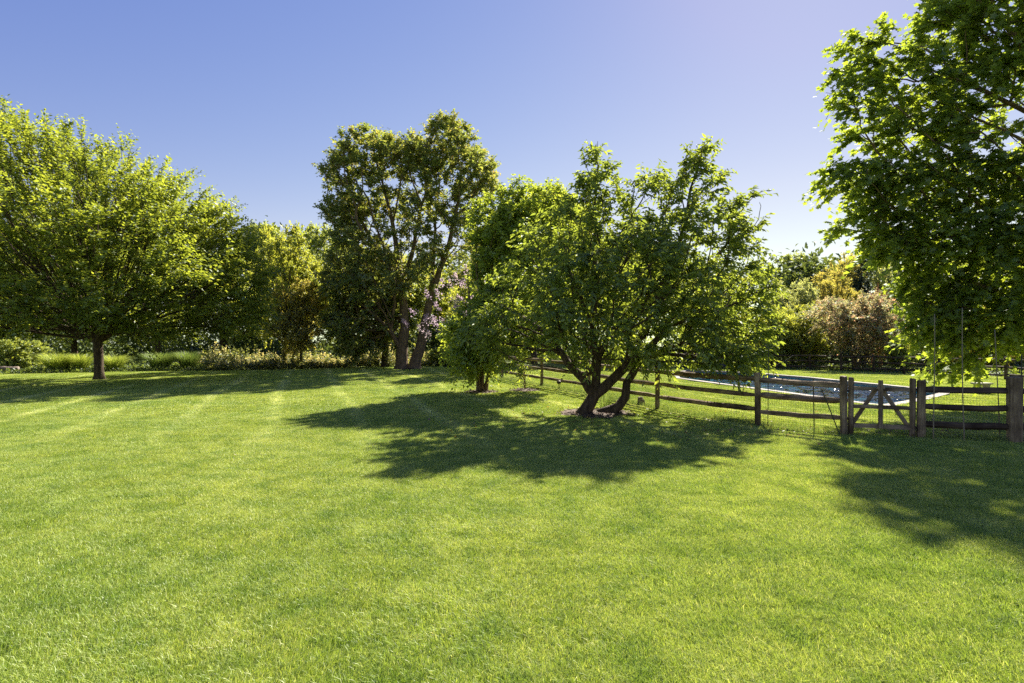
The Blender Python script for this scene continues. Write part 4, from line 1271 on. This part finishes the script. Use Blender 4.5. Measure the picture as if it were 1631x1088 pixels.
# right run from the gate to the thick corner post and on
rp = [G(1467, 699.5), G(1616, 706)]
rp.append(rp[1] + (rp[1] - rp[0]) * 1.3)
rf = empty('split_rail_fence', rp[0])
tag(rf, 'dark three rail fence with bamboo canes right of the gate', 'fence')
o1 = rp[0].copy()
post(rf, Vector(), 1.19, .155, .14, seed=61)
post(rf, rp[1] - o1, 1.30, .26, .24, seed=62, name='post')
post(rf, rp[2] - o1, 1.25, .16, .14, seed=63)
for i in range(2):
    for j, hh in enumerate([1.02, .68, .325]):
        a_ = rp[i] - o1 + Vector((0, 0, hh)); b_ = rp[i + 1] - o1 + Vector((0, 0, hh + .01))
        dd = (b_ - a_).normalized() * .06
        rail(rf, a_ - dd, b_ + dd, .066, seed=200 + i * 5 + j, mat=M['rail_dark'])
mb = MB()
wire_panel(mb, rp[0] - o1 + Vector((0, .09, 0)), rp[1] - o1 + Vector((0, .09, 0)), 1.0)
wo = mb.build('wire_mesh', M['wire'], rf); wo['kind'] = 'stuff'

# gate
ga, gb = G(1354.8, 695.5), G(1453, 699)
gate = empty('wooden_gate', ga)
tag(gate, 'weathered wooden garden gate with crossing braces between two posts', 'gate')
gd = gb - ga; W = math.hypot(gd.x, gd.y); gate.rotation_euler = (0, 0, math.atan2(gd.y, gd.x))
post(gate, Vector((0, 0, .03)), 1.20, .10, .09, seed=71, name='stile', mat=M['post'])
post(gate, Vector((W, 0, .02)), 1.20, .105, .09, seed=72, name='stile', mat=M['post'])
gs = FPX / ga.y
def gbar(name, x0, z0, x1, z1, th, dp, y=0.0, mat=None):
    L = math.hypot(x1 - x0, z1 - z0)
    mb = MB()
    n = 6
    for i in range(n):
        x = L * i / (n - 1)
        for (sy, sz) in ((-1, -1), (1, -1), (1, 1), (-1, 1)):
            mb.V.append(Vector((x + random.uniform(-.002, .002), sy * dp / 2 * random.uniform(.95, 1.05), sz * th / 2 * random.uniform(.94, 1.06))))
    for i in range(n - 1):
        for q in range(4):
            q2 = (q + 1) % 4
            mb.F.append((i * 4 + q, (i + 1) * 4 + q, (i + 1) * 4 + q2, i * 4 + q2))
    mb.F += [(0, 1, 2, 3), tuple((n - 1) * 4 + q for q in (3, 2, 1, 0))]
    o = mb.build(name, mat or M['gate'], gate)
    o.location = (x0, y, z0); o.rotation_euler = (0, -math.atan2(z1 - z0, x1 - x0), 0)
    return o
zt, zm, zb = 1.01, .635, .24
gbar('rail', .05, zt, W - .05, zt - .02, .075, .06)
gbar('rail', .05, zm, W + .02, zm - .02, .075, .06)
gbar('rail', .05, zb, W - .05, zb - .02, .085, .06)
gbar('picket', W * .475, .20, W * .475, 1.18, .082, .035, y=-.052)
gbar('brace', .06, .29, W * .47 - .05, .98, .075, .035, y=.052)
gbar('brace', W - .06, .25, W * .47 + .07, .98, .075, .035, y=.052)
mb = MB()
for s in (-1, 1):
    mb.V += [Vector((W * .475 + s * .042, -.071, 1.075)), Vector((W * .475 + s * .042, -.0705, 1.0)), Vector((W * .475 + s * .085, -.071, 1.0))]
    mb.V += [v + Vector((0, .036, 0)) for v in mb.V[-3:]]
    q = len(mb.V) - 6
    mb.F += [(q, q + 1, q + 2), (q + 5, q + 4, q + 3), (q, q + 3, q + 4, q + 1), (q + 1, q + 4, q + 5, q + 2), (q + 2, q + 5, q + 3, q)]
mb.build('picket_shoulder', M['gate'], gate)
for hz in (1.0, .22):
    mb = MB(); mb.box((W + .085, .0, hz), (.13, .03, .045)); mb.tube([(W + .075, -.03, hz - .05), (W + .075, -.03, hz + .05)], .012, 6)
    mb.build('hinge', M['iron'], gate)
mb = MB(); mb.tube([(W + .06, -.03, .62), (W + .1, -.02, .5), (W + .13, -.02, .36)], .008, 5); mb.build('chain', M['iron'], gate)
mb = MB(); mb.box((-.055, -.02, .95), (.06, .02, .04)); mb.build('latch', M['iron'], gate)
mb = MB(); wire_panel(mb, Vector((.03, .075, .05)), Vector((W - .03, .075, .05)), 1.0)
wo = mb.build('wire_mesh', M['wire'], gate); wo['kind'] = 'stuff'

# far fence beyond the pool
ff = [G(u, v) for u, v in ((1180, 587), (1236, 588), (1290, 589.6), (1340, 591.6), (1392, 594), (1440, 596.5), (1492, 599.2), (1545, 602), (1602, 605.5), (1665, 610), (1740, 616))]
far = empty('split_rail_fence', ff[0])
tag(far, 'dark three rail fence in front of the shrubs beyond the pool', 'fence')
for i, p in enumerate(ff):
    post(far, p - ff[0], 1.25, .16, .14, seed=300 + i, yaw=-.5, mat=M['post_dark'])
for i in range(len(ff) - 1):
    for j, hh in enumerate((1.12, .72, .3)):
        a_ = ff[i] - ff[0] + Vector((0, 0, hh + random.uniform(-.03, .03))); b_ = ff[i + 1] - ff[0] + Vector((0, 0, hh + random.uniform(-.03, .03)))
        rail(far, a_, b_, .062, seed=400 + i * 5 + j, mat=M['rail_dark'])

# ------------------------------------------------------------------ small things along the fence
def cane(u, v0, v1, D, du, label, dia=.024):
    p = P(u, v1, D); p.z = zg(p.x, p.y); q = P(u + du, v0, D)
    mb = MB()
    n = 12
    pts, rad = [], []
    L = (q - p)
    for i in range(n + 1):
        t = i / n
        pts.append(L * t + Vector((.02 * math.sin(3 * t + u), 0, -.05 * (i == 0)))); rad.append(dia / 2 * (1 - .35 * t))
    mb.tube(pts, rad, 6)
    o = mb.build('bamboo_cane', M['bamboo'], None, smooth=True)
    o.location = p
    for i in range(1, 9):
        t = i / 9
        nb = MB(); c_ = L * t + Vector((.02 * math.sin(3 * t + u), 0, 0)); nb.tube([c_ - L * .004, c_ + L * .004], dia / 2 * (1.25 - .4 * t), 6)
        nb.build('node_ring', M['bamboo'], o)
    tag(o, label, 'bamboo cane', 'bamboo canes tied to the fence right of the gate')
cane(1488, 500, 704, 11.25, -1, 'bamboo cane nearest the gate post')
cane(1536.5, 490, 706, 11.1, -4, 'middle bamboo cane of the three in front of the pool fence')
cane(1591, 525, 700, 11.3, -5, 'bamboo cane nearest the thick corner post')

def stake(name, label, u0, v0, u1, v1, D, r_=.011, arms=()):
    a_, b_ = P(u0, v0, D), P(u1, v1, D)
    a_.z = min(a_.z, zg(a_.x, a_.y) + .02) if v0 > 600 else a_.z
    root = empty(name, a_)
    mb = MB(); mb.tube([Vector((0, 0, -.03)), (b_ - a_) * .5, b_ - a_], r_, 6); mb.build('shaft', M['stake'], root)
    for (ua, va, ub, vb) in arms:
        p, q = P(ua, va, D) - a_, P(ub, vb, D) - a_
        mb = MB(); mb.tube([p, (p + q) / 2 + Vector((0, 0, -.01)), q], .004, 5); mb.build('wire_arm', M['wire'], root)
    tag(root, label, 'stake')
stake('metal_stake', 'tall thin metal stake with wire arms beside the fence post under the cherry', 1223, 676, 1224, 553, 13.2, .009, ((1224, 556, 1243, 545), (1224, 555, 1219, 548), (1234, 583, 1264, 566)))
stake('metal_stake', 'short upright green metal stake in the fence left of the gate', 1297, 690, 1295.5, 602, 12.35, .011)
stake('metal_stake', 'leaning dark metal stake against the left gate post', 1339, 692, 1309, 621, 11.75, .011)
stake('metal_stake', 'dark stake just behind the thick corner post', 1627, 700, 1627, 565, 11.6, .012)

# stone bench beyond the fence
def bench():
    p = G0(1564, 628)
    root = empty('stone_bench', (p.x, p.y, zg(p.x, p.y)))
    tag(root, 'small grey stone bench on the lawn beyond the bamboo canes', 'bench')
    mb = MB(); n = 8
    mb.box((0, 0, .42), (.60, .36, .05), jit=.004); mb.build('seat', M['bench'], root)
    for s in (-1, 1):
        mb = MB(); 
        for z, wx in ((0, .12), (.06, .12), (.1, .08), (.33, .09), (.39, .14)):
            for dx, dy in ((-1, -1), (1, -1), (1, 1), (-1, 1)): mb.V.append(Vector((s * .17 + dx * wx / 2, dy * .13, z + .002)))
        for i in range(4):
            for q in range(4): mb.F.append((i * 4 + q, i * 4 + (q + 1) % 4, i * 4 + 4 + (q + 1) % 4, i * 4 + 4 + q))
        mb.F.append((16, 17, 18, 19)); mb.build('leg', M['bench'], root)
bench()

def pool_seat():
    p = G0(1150, 588.0)
    root = empty('pool_lounger', (p.x, p.y, 0), .1)
    tag(root, 'low dark blue pool lounger at the far side of the pool', 'lounger')
    mb = MB(); mb.box((0, 0, .20), (1.0, .62, .06), jit=.004); mb.build('frame', M['iron'], root)
    mb = MB()
    for s in (-1, 1):
        for t in (-1, 1):
            mb = MB(); mb.box((s * .45, t * .26, .085), (.05, .05, .17)); mb.build('leg', M['iron'], root)
    mb = MB(); mb.box((0, 0, .29), (.98, .6, .12), jit=.015); mb.build('cushion', M['navy'], root)
    mb = MB(); mb.box((0, .25, .42), (.98, .12, .16), jit=.015); mb.build('bolster', M['navy'], root)
pool_seat()

def path_light():
    p = G(889, 622)
    root = empty('path_light', p)
    tag(root, 'small black garden light on a short spike left of the cherry trunk', 'garden light')
    mb = MB(); mb.tube([(0, 0, -.05), (0, 0, .30)], .012, 6); mb.build('spike', M['iron'], root)
    mb = MB(); mb.tube([(.06, 0, -.05), (.06, 0, .26)], .010, 6); mb.build('spike', M['iron'], root)
    mb = MB(); mb.tube([(.03, 0, .26), (.03, 0, .30), (.03, 0, .36), (.03, 0, .39)], [.07, .085, .08, .03], 10); mb.build('head', M['iron'], root)
path_light()

def stump():
    p = G(1020, 646)
    root = empty('tree_stump', p)
    tag(root, 'small weathered stump with a pale split root under the fence rail', 'stump')
    mb = MB(); mb.tube([(0, 0, -.05), (0, 0, .02), (.0, 0, .12), (-.01, 0, .26)], [.15, .12, .085, .075], 9, jit=.15); mb.build('stump_body', M['log'], root)
    mb = MB(); mb.tube([(.05, -.03, .22), (.09, -.05, .16), (.12, -.05, .05), (.16, -.06, .0)], [.02, .028, .025, .012], 6); mb.build('root', M['bamboo'], root)
stump()

def bare_shrub():
    p = G(836, 622)
    MULCH.append((p.x, p.y - .05, .75))
    R_ = random.Random(9)
    mb = MB()
    def br(a_, d, L, r_, dep):
        b_ = a_ + d * L
        mb.tube([a_, (a_ + b_) / 2 + Vector((R_.uniform(-.03, .03), R_.uniform(-.03, .03), 0)), b_], [r_, r_ * .8, r_ * .6], 5)
        if dep < 4:
            for _ in range(3 if dep < 2 else 2):
                dd = (d + Vector((R_.uniform(-.7, .7), R_.uniform(-.7, .7), R_.uniform(-.05, .5)))).normalized()
                br(b_, dd, L * R_.uniform(.6, .85), r_ * .62, dep + 1)
    br(Vector((0, 0, -.05)), Vector((.05, 0, 1)), .35, .032, 0)
    br(Vector((.03, .02, -.05)), Vector((-.25, .1, 1)).normalized(), .3, .022, 1)
    root = empty('bare_shrub', p)
    tag(root, 'small pale nearly leafless shrub in a mulch ring by the fence', 'shrub')
    mb.build('branches', M['bark_pale'], root)
    r = np.random.default_rng(4); N = 140
    pos = r.normal(size=(N, 3)) * [.28, .28, .18] + [0, 0, .75]
    V, T = leaf_geo(pos, r.normal(size=(N, 3)), np.array([0, 0, 1.]) + r.normal(size=(N, 3)) * .5, r.uniform(.06, .1, N), LEAF2)
    link('leaves', tri_mesh('leaves', V, T, np.repeat(r.random(N), 4)), M['cherry_light'], root)
bare_shrub()

def spiky_plant():
    p = G(963, 652)
    me = grass_clump_mesh(60, .35, .7, .38, .009, 12)
    o = link('spiky_plant', me, M['ornamental_dark']); o.location = p
    tag(o, 'spiky dark plant growing between the two cherry trunks', 'plant')
spiky_plant()

def log():
    for (u, v, D, L, r_, lab, yaw) in ((14, 588, 33.2, 1.9, .16, 'pale fallen log at the lawn edge, far left', .15),):
        x = (u - UC) / FPX * D; z = zg(x, D)
        mb = MB(); n = 9
        mb.tube([(-L / 2 + L * i / (n - 1), .03 * math.sin(i), r_ + .16 + .02 * math.sin(i * 1.7)) for i in range(n)], [r_ * (1.05 - .02 * i) for i in range(n)], 9, jit=.06)
        o = mb.build('fallen_log', M['log'], None, smooth=True); o.location = (x, D - .6, z - .1); o.rotation_euler = (0, 0, yaw)
        tag(o, lab, 'log')
log()

# mulch rings and litter
def mulch():
    for i, (x, y, rad) in enumerate(MULCH):
        r = np.random.default_rng(60 + i)
        k = 28; V = [(0, 0, zg(x, y) + .06)]; F = []
        rings = ((.45, .055), (.8, .03), (1.0, -.03))
        for (f, z) in rings:
            for q in range(k):
                t = 2 * math.pi * q / k
                rr = rad * f * (1 + .12 * math.sin(3 * t + i) + r.uniform(-.05, .05))
                V.append((rr * math.cos(t), rr * math.sin(t), zg(x + rr * math.cos(t), y + rr * math.sin(t)) + z + r.uniform(-.006, .006)))
        for q in range(k):
            F.append((0, 1 + q, 1 + (q + 1) % k))
            for s in range(2):
                a_ = 1 + s * k
                F.append((a_ + q, a_ + k + q, a_ + k + (q + 1) % k, a_ + (q + 1) % k))
        me = bpy.data.meshes.new('mulch_bed'); me.from_pydata(V, [], F); me.update()
        o = link('mulch_bed', me, M['mulch']); o.location = (x, y, 0); o['kind'] = 'structure'
        N = int(900 * rad)
        rr = rad * np.sqrt(r.random(N)) * 1.08; t = r.uniform(0, 6.283, N)
        px, py = x + rr * np.cos(t), y + rr * np.sin(t)
        pz = np.array([zg(a_, b_) for a_, b_ in zip(px, py)]) + .065 - .06 * (rr / rad) ** 2 + r.uniform(0, .015, N)
        V2, T2 = leaf_geo(np.stack([px, py, pz], 1), r.normal(size=(N, 3)) * [1, 1, .25], np.array([0, 0, 1.]) + r.normal(size=(N, 3)) * .4, r.uniform(.03, .09, N), LEAF2)
        c_ = link('mulch_chips', tri_mesh('mulch_chips', V2, T2, np.repeat(r.random(N), 4)), M['chip'])
        tag(c_, ['brown mulch and leaf litter around the spreading cherry trunks', 'brown mulch chips around the slim clustered cherry trunks', 'bare soil and chips at the foot of the two-trunk tree', 'brown mulch chips in a ring under the bare shrub'][i], 'mulch', kind='stuff')
mulch()

def litter():
    r = np.random.default_rng(90); N = 520
    u = r.uniform(720, 1300, N)
    x = r.normal(2.0, 2.6, N); y = r.normal(14.3, 1.6, N)
    x[:170] = r.uniform(3.5, 9.5, 170); y[:170] = 12.2 + r.normal(0, .35, 170)
    z = np.array([zg(a_, b_) for a_, b_ in zip(x, y)]) + .055
    V, T = leaf_geo(np.stack([x, y, z], 1), r.normal(size=(N, 3)) * [1, 1, .3], np.array([0, 0, 1.]) + r.normal(size=(N, 3)) * .4, r.uniform(.05, .10, N), LEAF2)
    tag(link('fallen_leaves', tri_mesh('fallen_leaves', V, T, np.repeat(r.random(N), 4)), M['litter']), 'dry fallen leaves scattered on the grass under the cherry', 'leaves', kind='stuff')
litter()

def fence_tufts():
    """unmown grass left standing along the foot of the near fence"""
    r = np.random.default_rng(33)
    line = [rp[2], rp[1], rp[0], gb, ga] + fp[:6]
    Vs, Ts, tn = [], [], []
    pts = []
    for i in range(len(line) - 1):
        a_, b_ = line[i], line[i + 1]
        if i == 2 or i == 3: continue
        L = (b_ - a_).length
        for _ in range(int(L * 420)):
            p = a_.lerp(b_, r.random()); pts.append((p.x + r.normal(0, .06), p.y + r.normal(0, .07), p.z))
    pts = np.array(pts); n = len(pts)
    h = r.uniform(.07, .19, n); az = r.uniform(0, 6.283, n); ln = h * r.uniform(.2, .9, n)
    s = np.stack([np.cos(az + 1.2), np.sin(az + 1.2), np.zeros(n)], 1) * .003
    tip = pts + np.stack([np.cos(az) * ln, np.sin(az) * ln, h], 1)
    md = pts + np.stack([np.cos(az) * ln * .3, np.sin(az) * ln * .3, h * .6], 1)
    V = np.stack([pts - s, pts + s, md - s * .8, md + s * .8, tip], 1)
    T = np.array([[0, 1, 3], [0, 3, 2], [2, 3, 4]])[None] + (np.arange(n) * 5)[:, None, None]
    me = tri_mesh('fence_grass', V, T, np.repeat(np.clip(r.normal(.5, .3, n), 0, 1), 5))
    tag(link('fence_grass', me, M['ornamental_dark']), 'longer unmown grass along the foot of the near fence', 'grass', kind='stuff')
fence_tufts()

grow_lawn()
